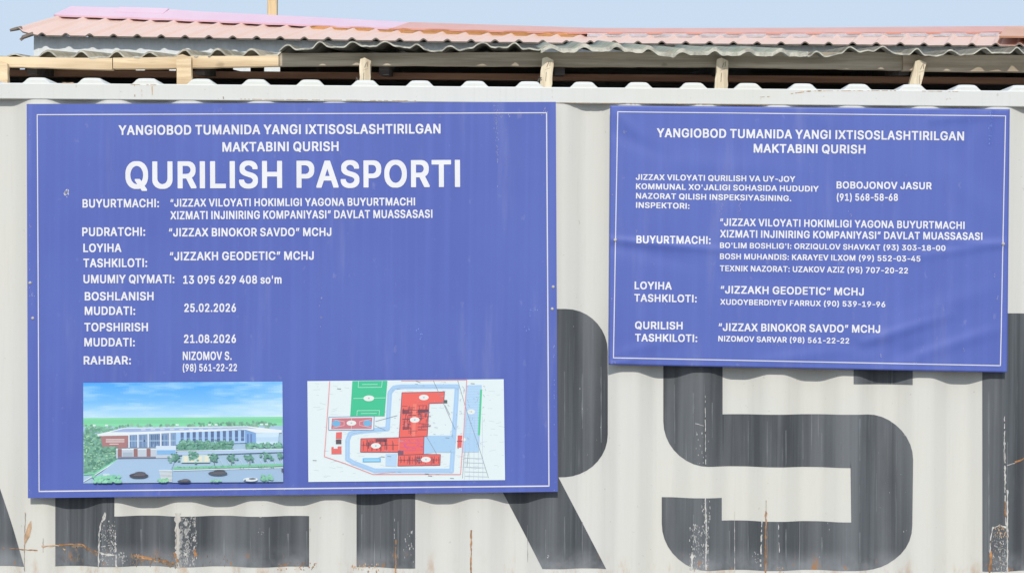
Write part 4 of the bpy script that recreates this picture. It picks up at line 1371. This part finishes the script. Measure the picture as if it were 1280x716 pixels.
pb = sign_panel(Q2, Y2, -0.024, bow2, 220, 150, ex2)
obj('panel', pb, [M_BLUE2, M_EDGE, M_SCUFF, M_SCUFFW, M_SCUFF_GLINT], sign2, smooth=False)
for pl in sign2.children[0].data.polygons:
    if pl.material_index == 0:
        pl.use_smooth = True
back_frame(sign2, Q2, -0.0235, 0.0, 0.025)
YT2 = Y2 - 0.0012
bb_ = newbm()
for a, b_, w in (((771.8, 140.0), (1257.4, 145.2), 1.2), ((1256.9, 144.8), (1250.5, 457.2), 1.3), ((1251, 456.8), (766.4, 447.0), 1.3), ((766.8, 447.4), (772.2, 139.6), 1.3)):
    line_strip(bb_, a, b_, w, YT2, bow2, 160)
obj('border_line', bb_, M_TEXTB, sign2)
T2 = [
    ("YANGIOBOD TUMANIDA YANGI IXTISOSLASHTIRILGAN", (821, 171.8), (1205.2, 175.9), 11.3),
    ("MAKTABINI QURISH", (942, 191.0), (1081.8, 192.3), 11.0),
    ("JIZZAX VILOYATI QURILISH VA UY-JOY", (794.7, 225.0), (993.8, 227.7), 7.2),
    ("KOMMUNAL XO'JALIGI SOHASIDA HUDUDIY", (794.9, 236.6), (1023.2, 239.8), 7.2),
    ("NAZORAT QILISH INSPEKSIYASINING.", (794.9, 248.4), (989, 251.7), 7.2),
    ("INSPEKTORI:", (794.9, 259.9), (861.8, 261.2), 7.2),
    ("BOBOJONOV JASUR", (1045.7, 235.8), (1164.6, 236.9), 9.0),
    ("(91) 568-58-68", (1046, 251.0), (1122.4, 251.2), 9.0),
    ("“JIZZAX VILOYATI HOKIMLIGI YAGONA BUYURTMACHI", (900, 282.3), (1205.8, 286.4), 9.4),
    ("XIZMATI INJINIRING KOMPANIYASI” DAVLAT MUASSASASI", (900, 296.9), (1228, 300.0), 9.4),
    ("BUYURTMACHI:", (795.5, 304.1), (888.2, 305.1), 9.8),
    ("BO'LIM BOSHLIG'I: ORZIQULOV SHAVKAT (93) 303-18-00", (899.8, 310.1), (1181.7, 313.6), 7.0),
    ("BOSH MUHANDIS: KARAYEV ILXOM (99) 552-03-45", (899.8, 323.9), (1150.5, 327.0), 7.2),
    ("TEXNIK NAZORAT: UZAKOV AZIZ (95) 707-20-22", (899.8, 338.9), (1135, 341.8), 7.3),
    ("LOYIHA", (793.2, 361.4), (839.7, 362.0), 9.6),
    ("TASHKILOTI:", (792.7, 376.9), (870.9, 378.0), 9.6),
    ("“JIZZAKH GEODETIC” MCHJ", (900.8, 366.7), (1079.6, 369.4), 9.7),
    ("XUDOYBERDIYEV FARRUX (90) 539-19-96", (900.3, 380.7), (1106.5, 383.9), 7.0),
    ("QURILISH", (793.7, 411.1), (853.3, 411.7), 9.6),
    ("TASHKILOTI:", (793.7, 426.5), (871.6, 427.5), 9.6),
    ("“JIZZAX BINOKOR SAVDO” MCHJ", (898.3, 413.4), (1100, 416.0), 9.8),
    ("NIZOMOV SARVAR (98) 561-22-22", (897.8, 426.5), (1061.5, 429.3), 7.0),
]
for s_, a, b_, h in T2:
    obj('text_line', text_bm(s_, a, b_, h, YT2, bow2), M_TEXT, sign2)
for px, py in ((769, 299.8), (1253.8, 304.8)):
    screw(sign2, px, py, Y2 - 0.001, 0.0062, bow2)

# ------------------------------------------------------------------ timber and slate roof over the container
YB0, YB1 = 0.74, 0.79            # main beam
shelter = thing('roof_shelter', 'rough timber frame with grey wavy slate sheets standing on top of the white container', 'shelter roof', (0, 1.5, ZR1 + 0.025))


def beam(pts, Ya, Yb, mat, name='beam', label=None):
    """pts: (x, top, bottom) in pixels along the front face"""
    b = newbm()
    fr, bk = [], []
    fine = []
    for (xa, ta, ba), (xb, tb, bb) in zip(pts, pts[1:]):
        n = max(1, int((xb - xa) / 9))
        for i in range(n):
            q = i / n
            k = 0 if (i == 0 and not fine) else 1
            x = xa + (xb - xa) * q
            fine.append((x, ta + (tb - ta) * q + k * 1.1 * (fbm(x * 0.045, Ya * 50, 3) - 0.5), ba + (bb - ba) * q + k * 1.5 * (fbm(x * 0.05, Ya * 50, 9) - 0.5)))
    fine.append(pts[-1])
    for x, t, bo in fine:
        T, B = P(x, t, Ya), P(x, bo, Ya)
        fr.append((b.verts.new(T), b.verts.new(B)))
        bk.append((b.verts.new((T.x, Yb, T.z)), b.verts.new((B.x, Yb, B.z))))
    for i in range(len(fr) - 1):
        b.faces.new((fr[i][0], fr[i][1], fr[i + 1][1], fr[i + 1][0]))
        b.faces.new((bk[i][0], bk[i + 1][0], bk[i + 1][1], bk[i][1]))
        b.faces.new((fr[i][0], fr[i + 1][0], bk[i + 1][0], bk[i][0]))
        b.faces.new((fr[i][1], bk[i][1], bk[i + 1][1], fr[i + 1][1]))
    b.faces.new((fr[0][0], bk[0][0], bk[0][1], fr[0][1]))
    b.faces.new((fr[-1][0], fr[-1][1], bk[-1][1], bk[-1][0]))
    bmesh.ops.recalc_face_normals(b, faces=b.faces[:])
    return obj(name, b, mat, shelter, label=label)


beam([(-320, 69, 82), (0, 71.2, 83.6), (70, 72.4, 85.4), (140.2, 73.0, 87.2)], YB0, YB1, M_WOODNEW, label='fresh pale pine beam')
beam([(141.2, 72.6, 85.8), (185, 72.2, 85.4), (240, 70.6, 84.8), (348.2, 70.0, 82.6)], YB0 - 0.003, YB1, M_WOODNEW, label='fresh pale pine beam')
beam([(349.2, 66.5, 82.6), (500, 66.6, 81.5), (700, 65.2, 82.8), (900, 64.8, 83.4), (1128, 66, 87.4)], YB0 + 0.012, YB1 + 0.01, M_WOODOLD, label='grey weathered beam')
beam([(1129, 68.8, 88.2), (1290, 69.5, 89.6), (1600, 72, 92)], YB0 - 0.002, YB1, M_WOODOLD2, label='brown weathered beam')
# posts in front of the beam
for (xt, yt, xb, wt, wb, Yp) in ((0, 79, 2, 17, 17, 0.70), (229.5, 71.2, 231, 18.5, 19, 0.70), (456.5, 75.4, 455.5, 13.0, 13.5, 0.695), (684.5, 74.5, 681, 14.5, 15.5, 0.695), (903.5, 75.5, 900.5, 14.5, 16, 0.695), (1151.5, 78, 1138, 13.5, 17, 0.69), (1390, 76, 1386, 15, 16, 0.69), (-232, 74, -232, 16, 16, 0.7)):
    b = newbm()
    zt = P(xt, yt, Yp).z
    zb = ZR1 + 0.006
    nz = 7
    rings = []
    for i in range(nz + 1):
        t = i / nz
        xc = P(xt + (xb - xt) * (1 - (1 - t)) * 1.0, 100, Yp).x
        hw = (wt + (wb - wt) * t) / 2 / FPX * (CD + Yp) * random.uniform(0.94, 1.04)
        z = zt + (zb - zt) * t
        tw = random.uniform(-0.002, 0.002)
        rings.append([b.verts.new((xc - hw + tw, Yp, z + (0.004 if i == 0 else 0))), b.verts.new((xc - hw * 0.2 + tw, Yp - 0.003, z + (0.010 if i == 0 else 0))),
                      b.verts.new((xc + hw + tw, Yp, z - (0.003 if i == 0 else 0))), b.verts.new((xc + hw, Yp + 0.038, z)), b.verts.new((xc - hw, Yp + 0.038, z))])
    for r0, r1 in zip(rings, rings[1:]):
        for k in range(5):
            b.faces.new((r0[k], r0[(k + 1) % 5], r1[(k + 1) % 5], r1[k]))
    b.faces.new(rings[0])
    b.faces.new(rings[-1][::-1])
    bmesh.ops.recalc_face_normals(b, faces=b.faces[:])
    if xt > 300:
        for (xa, ya, xb_, yb_, w) in ((xt + 2, yt + 3, xt - 1, yt + 9, 0.55), (xt - 3, yt + 13, xt + 3, yt + 10.5, 0.5), (xt - 1.5, yt + 16, xt - 2.5, yt + 27, 0.4), (xt + 3.4, yt + 2, xt + 2.8, yt + 8, 0.4)):
            q_ = [b.verts.new(P(x_, y_, Yp - 0.0048)) for x_, y_ in ((xa - w, ya), (xa + w * 0.4, ya - 0.4), (xb_ + w, yb_), (xb_ - w * 0.3, yb_ + 0.5))]
            b.faces.new(q_).material_index = 1
    obj('post', b, [M_POST if xt > 300 else M_WOODNEW, M_DARKWOOD], shelter)
# bits of rope / wire left on posts
for path in ([(671.5, 104, 0.688), (674, 99, 0.686), (677, 97.6, 0.684), (673, 96.5, 0.684)], [(445, 103, 0.69), (446, 97, 0.688), (447.5, 101, 0.686)]):
    b = newbm()
    tube(b, [P(x, y, Y) for x, y, Y in path], [0.0035] * len(path), 6)
    obj('twig', b, M_DARKWOOD, shelter)


def lerp_pts(pts, x):
    if x <= pts[0][0]:
        return pts[0][1]
    for (xa, a), (xb, b_) in zip(pts, pts[1:]):
        if x <= xb:
            t = (x - xa) / (xb - xa)
            return a + (b_ - a) * t
    return pts[-1][1]


def slate_sheet(x0, x1, valley, Yf, slope, pitch, phase, amp, mat, th=0.006, Yr=2.55, label=None, ragged=0.0):
    """one wavy sheet; valley: front-edge line in pixels; bumps every pitch px at phase"""
    b = newbm()
    nx = int((x1 - x0) / 1.9)
    rows = []
    for side_ in (0, 1):
        rr = []
        for Yk in (0, 0.25, 0.6, 1.0):
            row = []
            for i in range(nx + 1):
                px = x0 + (x1 - x0) * i / nx
                base = P(px, lerp_pts(valley, px), Yf)
                dd = abs((px - phase + pitch / 2) % pitch - pitch / 2)
                hw_ = pitch * (0.27 + 0.03 * math.sin(px * 0.05 + x0))
                h = amp * (0.85 + 0.3 * vnoise(px * 0.024, x0, 2)) * (0.5 + 0.5 * math.cos(math.pi * dd / hw_)) ** 0.75 if dd < hw_ else 0.0
                Y = Yf + (Yr - Yf) * Yk
                if Yk == 0:
                    Y += ragged * (vnoise(px * 0.11, x0, 3) - 0.5)
                z = base.z + h + (Y - Yf) * slope - (th if side_ else 0) + 0.004 * (vnoise(px * 0.02, Yk * 3 + x0, 8) - 0.5) * Yk
                z += 0.005 * (vnoise(px * 0.045, x0 + 1, 5) - 0.5) + (0.004 * (vnoise(px * 0.21, x0, 6) - 0.5) if Yk == 0 else 0)
                row.append(b.verts.new((base.x, Y, z)))
            rr.append(row)
        rows.append(rr)
    for s, rr in enumerate(rows):
        for r0, r1 in zip(rr, rr[1:]):
            for i in range(nx):
                f = (r0[i], r0[i + 1], r1[i + 1], r1[i])
                b.faces.new(f if s == 0 else f[::-1])
    tp, bt = rows
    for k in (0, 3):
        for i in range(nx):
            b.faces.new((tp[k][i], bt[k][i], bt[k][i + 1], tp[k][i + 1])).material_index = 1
    for i in (0, nx):
        for k in range(3):
            b.faces.new((tp[k][i], tp[k + 1][i], bt[k + 1][i], bt[k][i]))
    bmesh.ops.recalc_face_normals(b, faces=b.faces[:])
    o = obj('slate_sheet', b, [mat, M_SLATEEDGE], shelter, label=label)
    for p_ in o.data.polygons:
        p_.use_smooth = abs(p_.normal.y) < 0.8
    return o


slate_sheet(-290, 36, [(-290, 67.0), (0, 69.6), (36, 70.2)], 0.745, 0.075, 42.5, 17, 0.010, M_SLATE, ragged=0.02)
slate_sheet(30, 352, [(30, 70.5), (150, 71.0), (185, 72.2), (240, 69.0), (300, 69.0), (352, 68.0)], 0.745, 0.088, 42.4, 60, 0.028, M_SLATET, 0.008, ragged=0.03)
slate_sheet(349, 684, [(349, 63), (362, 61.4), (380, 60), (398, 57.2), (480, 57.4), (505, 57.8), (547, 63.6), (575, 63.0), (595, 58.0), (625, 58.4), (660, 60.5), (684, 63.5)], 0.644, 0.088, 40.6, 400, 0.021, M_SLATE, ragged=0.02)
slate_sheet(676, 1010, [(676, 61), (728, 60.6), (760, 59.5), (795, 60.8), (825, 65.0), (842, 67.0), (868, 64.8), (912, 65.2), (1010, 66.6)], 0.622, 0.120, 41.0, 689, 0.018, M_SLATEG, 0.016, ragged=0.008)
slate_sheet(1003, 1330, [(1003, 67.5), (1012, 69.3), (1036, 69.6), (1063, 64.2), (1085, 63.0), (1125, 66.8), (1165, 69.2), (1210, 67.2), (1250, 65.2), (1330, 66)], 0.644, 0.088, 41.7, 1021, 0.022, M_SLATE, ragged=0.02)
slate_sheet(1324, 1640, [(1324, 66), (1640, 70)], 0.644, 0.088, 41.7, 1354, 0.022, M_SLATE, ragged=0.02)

# closing boards at the rear with light gaps, and a brown batten
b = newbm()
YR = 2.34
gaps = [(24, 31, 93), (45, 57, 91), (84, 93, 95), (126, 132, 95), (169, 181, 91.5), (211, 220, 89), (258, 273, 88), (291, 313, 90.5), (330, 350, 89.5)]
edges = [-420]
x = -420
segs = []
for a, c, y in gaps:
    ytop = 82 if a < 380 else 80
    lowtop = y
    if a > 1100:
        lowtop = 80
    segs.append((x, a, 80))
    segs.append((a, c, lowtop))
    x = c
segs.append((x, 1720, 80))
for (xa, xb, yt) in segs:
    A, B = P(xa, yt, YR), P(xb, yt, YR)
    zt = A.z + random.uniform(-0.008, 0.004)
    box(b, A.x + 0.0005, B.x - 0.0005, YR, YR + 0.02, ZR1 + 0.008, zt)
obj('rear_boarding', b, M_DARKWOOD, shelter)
b = newbm()
A, B = P(-420, 90, 1.15), P(1720, 90, 1.15)
z1_, z0_ = P(640, 92.5, 1.15).z, P(640, 101, 1.15).z
box(b, A.x, B.x, 1.13, 1.17, z0_, z1_, 0.003)
obj('rear_batten', b, M_BROWNWOOD, shelter)
# rafters that carry the sheets
for px in (40, 250, 480, 700, 905, 1130, 1370):
    b = newbm()
    A = P(px, 76, 0.8)
    hexa(b, [(A.x - 0.02, 0.80, A.z - 0.01), (A.x + 0.02, 0.80, A.z - 0.01), (A.x + 0.02, 0.80, A.z - 0.06), (A.x - 0.02, 0.80, A.z - 0.06)],
         [(A.x - 0.02, 2.33, A.z + 0.10), (A.x + 0.02, 2.33, A.z + 0.10), (A.x + 0.02, 2.33, A.z + 0.06), (A.x - 0.02, 2.33, A.z + 0.06)])
    bmesh.ops.recalc_face_normals(b, faces=b.faces[:])
    obj('rafter', b, M_DARKWOOD, shelter)

# ------------------------------------------------------------------ outbuilding behind
EY, RY = 3.9, 4.62
eave = [(22, 37.5), (34, 41.5), (46, 44.0), (150, 45.6), (250, 47.2), (500, 51.0), (740, 54.0), (1000, 55.4), (1290, 57.5), (1700, 61)]
capb = [(60, 17.5), (92, 18.8), (250, 24.6), (400, 31.0), (500, 34.8), (640, 38.4), (740, 40.6), (1000, 41.2), (1290, 39.6), (1700, 38)]
capt = [(60, 6.5), (92, 8.2), (206, 11.5), (250, 14.6), (400, 22.0), (512, 28.0), (640, 32.0), (740, 35.2), (860, 35.4), (1000, 35.0), (1290, 32.6), (1700, 30)]
house = thing('outbuilding', 'low white building with faded pink corrugated metal roof rising behind the wavy slate roof', 'building', (0, 4.5, 0))


def ridge_px(xe):
    return 92 + (xe - 22) * 0.95


RIB = 29.8
PH = 52.5


RIBH = 0.0145


def rib_h(px):
    d = abs((px - PH + RIB / 2) % RIB - RIB / 2)
    return RIBH * (0.5 + 0.5 * math.cos(math.pi * d / 5.6)) ** 0.7 if d < 5.6 else 0.0


b = newbm()
stations = set()
k = int((22 - PH) / RIB)
while PH + k * RIB < 1640:
    for d in (-5.6, -4.6, -3.6, -2.4, -1.2, 0, 1.2, 2.4, 3.6, 4.6, 5.6, 14.9):
        q = PH + k * RIB + d
        if q > 22.5:
            stations.add(round(q, 3))
    k += 1
stations = [22.0] + sorted(stations)
top, bot = [], []
for q in stations:
    E = P(q, lerp_pts(eave, q), EY)
    rx = ridge_px(q)
    Rg = P(rx, lerp_pts(capb, rx) - 1.5, RY)
    h = rib_h(q)
    nrm = Vector((0, -(Rg.z - E.z), Rg.y - E.y)).normalized()
    lip = 0.006 * (vnoise(q * 0.05, 2, 4) - 0.5)
    E = E + Vector((0, lip, -lip * 0.3))
    top.append([b.verts.new(E * (1 - t) + Rg * t + nrm * h) for t in (0, 0.35, 0.7, 1)])
    bot.append([b.verts.new(E * (1 - t) + Rg * t + nrm * (h - 0.008)) for t in (0, 0.35, 0.7, 1)])
for i in range(len(stations) - 1):
    for j in range(3):
        b.faces.new((top[i][j], top[i + 1][j], top[i + 1][j + 1], top[i][j + 1]))
        f = b.faces.new((bot[i][j], bot[i][j + 1], bot[i + 1][j + 1], bot[i + 1][j]))
        f.material_index = 1
    b.faces.new((top[i][0], bot[i][0], bot[i + 1][0], top[i + 1][0])).material_index = 1
for j in range(3):
    b.faces.new((top[0][j], top[0][j + 1], bot[0][j + 1], bot[0][j])).material_index = 1
# rear slope
rear = []
for q in stations:
    rx = ridge_px(q)
    Rg = P(rx, lerp_pts(capb, rx) - 1.5, RY)
    h = rib_h(q)
    rear.append((b.verts.new(Rg + Vector((0, 0.012, h))), b.verts.new(Rg + Vector((0.2, 0.9, -0.55 + h)))))
for a, c in zip(rear, rear[1:]):
    b.faces.new((a[0], c[0], c[1], a[1]))
roof = obj('roof', b, [M_PINK, M_PINKEDGE], house)

# dark bent tips at the left end of the eave
for path, r in (([(12.5, 38.4, 3.89), (20, 36.6, 3.9), (27, 35.2, 3.92)], 0.011), ([(25.5, 50.5, 3.9), (29, 47.0, 3.9), (41.5, 42.6, 3.9)], 0.012)):
    b = newbm()
    tube(b, [P(*q) for q in path], [r * 0.7, r, r], 7)
    obj('bent_edge', b, M_PINKEDGE, roof)

# ridge caps with the rear flange
def proj_y(q):
    d = CD + q.y
    return 358.0 - FPX * (-q.x * math.sin(ROLL) + (q.z - CH) * math.cos(ROLL)) / d


def on_roof(px, py, lift):
    """point that floats lift metres over the sheet's valleys, seen at height py"""
    qe = 22 + (px - 92) / 0.95
    E = P(qe, lerp_pts(eave, qe), EY)
    Rg = P(px, lerp_pts(capb, px) - 1.5, RY)
    nrm = Vector((0, -(Rg.z - E.z), Rg.y - E.y)).normalized()
    lo, hi = 0.0, 1.3
    for _ in range(30):
        m = (lo + hi) / 2
        if proj_y(E + (Rg - E) * m + nrm * lift) > py:
            lo = m
        else:
            hi = m
    return E + (Rg - E) * lo + nrm * lift


def cap(xa, xb, mat, lift=0.0, dtop=0.0, dbot=0.0, label=None):
    b = newbm()
    n = max(4, int((xb - xa) / 12))
    rows = []
    for i in range(n + 1):
        px = xa + (xb - xa) * i / n
        yb, yt = lerp_pts(capb, px) + dbot + 0.25 * math.sin(px * 0.13), lerp_pts(capt, px) + dtop
        Bp = on_roof(px, yb, RIBH + 0.009 + lift)
        Tp = P(px, yt, RY + 0.03 - lift)
        rows.append([b.verts.new(v) for v in (Bp + Vector((0, 0.003, -0.006)), Bp, Tp, Vector((Tp.x + 0.03, Tp.y + 0.17, Tp.z - 0.10)))])
    under = [[b.verts.new(v.co + Vector((0, 0.001, -0.004))) for v in r] for r in rows]
    for r0, r1, u0, u1 in zip(rows, rows[1:], under, under[1:]):
        for j in range(3):
            b.faces.new((r0[j], r1[j], r1[j + 1], r0[j + 1]))
            b.faces.new((u0[j], u0[j + 1], u1[j + 1], u1[j]))
        b.faces.new((r0[0], u0[0], u1[0], r1[0]))
        b.faces.new((r0[3], r1[3], u1[3], u0[3]))
    for r, u in ((rows[0], under[0]), (rows[-1], under[-1])):
        for j in range(3):
            b.faces.new((r[j], r[j + 1], u[j + 1], u[j]))
    bmesh.ops.recalc_face_normals(b, faces=b.faces[:])
    obj('ridge_cap', b, mat, roof, label=label)


cap(89, 514, M_CAPPINK, label='light pink ridge cap')
cap(512, 1300, M_CAPRED, 0.004, label='salmon red ridge cap')
cap(1257, 1560, M_CAPRUST, 0.03, 0.6, 8.0, label='orange brown sheet over the ridge')
cap(150, 211, M_CAPPINK, 0.01, -1.0, -6, label='short pink ridge cap overlap')


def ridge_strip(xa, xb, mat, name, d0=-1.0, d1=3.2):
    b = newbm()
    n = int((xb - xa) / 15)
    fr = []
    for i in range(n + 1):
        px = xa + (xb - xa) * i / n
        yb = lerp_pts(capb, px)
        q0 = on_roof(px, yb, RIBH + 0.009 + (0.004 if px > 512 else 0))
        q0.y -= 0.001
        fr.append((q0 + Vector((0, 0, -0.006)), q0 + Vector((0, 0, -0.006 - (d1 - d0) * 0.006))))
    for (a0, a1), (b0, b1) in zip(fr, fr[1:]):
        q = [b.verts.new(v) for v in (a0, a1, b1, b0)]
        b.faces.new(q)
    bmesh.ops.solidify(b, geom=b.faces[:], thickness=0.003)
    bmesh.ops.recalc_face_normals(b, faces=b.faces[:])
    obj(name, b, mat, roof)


ridge_strip(402, 742, M_ORANGEWOOD, 'ridge_batten')
ridge_strip(752, 1252, M_GAPLIGHT, 'gap_light_strip', -1.0, 2.4)  # added strip; its paleness paints bright light showing in the cap gaps

# walls
b = newbm()
wx0, wx1 = P(42, 50, 3.985).x, P(1560, 50, 3.985).x
wt = P(42, 46, 3.985).z
wt1 = P(1560, 58, 3.985).z
# front wall follows the sagging eave; ribbed cladding
nw = 240
fr = []
for i in range(nw + 1):
    px = 42 + (1560 - 42) * i / nw
    T = P(px, lerp_pts(eave, px) + 1.5, 3.985)
    dy = 0.006 if (i % 4 < 2) else 0.0
    fr.append((b.verts.new((T.x, 3.985 + dy, T.z)), b.verts.new((T.x, 3.985 + dy, 0.0))))
for a, c in zip(fr, fr[1:]):
    b.faces.new((a[1], c[1], c[0], a[0]))
obj('front_wall', b, M_CLAD, house)
for xg, flip in ((wx0, 1), (wx1, 0)):
    b = newbm()
    zt = wt if flip else wt1
    zr = P(92, 24.0, RY).z if flip else P(1560, 44, RY).z
    sgn = 1 if flip else -1
    a = [(xg, 3.99, 0), (xg, 5.3, 0), (xg, 5.3, zt - 0.15), (xg, RY, zr), (xg, 3.99, zt)]
    c = [(xg + sgn * 0.03, y, z) for _, y, z in a]
    hexa(b, a, c)
    bmesh.ops.recalc_face_normals(b, faces=b.faces[:])
    obj('gable_wall', b, M_CLAD, house)
b = newbm()
box(b, wx0 + 0.03, wx1 - 0.03, 5.27, 5.3, 0, min(wt, wt1) - 0.16)
obj('back_wall', b, M_CLAD, house)

# wooden pole behind the ridge
b = newbm()
A, B = P(341.5, -90, 6.2), P(341.8, 30, 6.2)
hw = 6.0 / FPX * (CD + 6.2)
pp = thing('wooden_pole', 'square orange timber pole sticking up behind the pink ridge', 'pole', (A.x, 6.2, 0))
box(b, A.x - hw, A.x + hw, 6.2 - hw, 6.2 + hw, 0, A.z, 0.006)
obj('shaft', b, wood('pole_wood', (0.66, 0.47, 0.26), (0.78, 0.58, 0.34), (0.7, 0.5, 0.3), sx=(26, 26, 2)), pp)
b = newbm()
box(b, A.x - hw - 0.02, A.x + hw + 0.02, 6.2 - hw - 0.02, 6.2 + hw + 0.02, A.z + 0.001, A.z + 0.03, 0.004)
obj('cap_board', b, M_WOODNEW, pp)
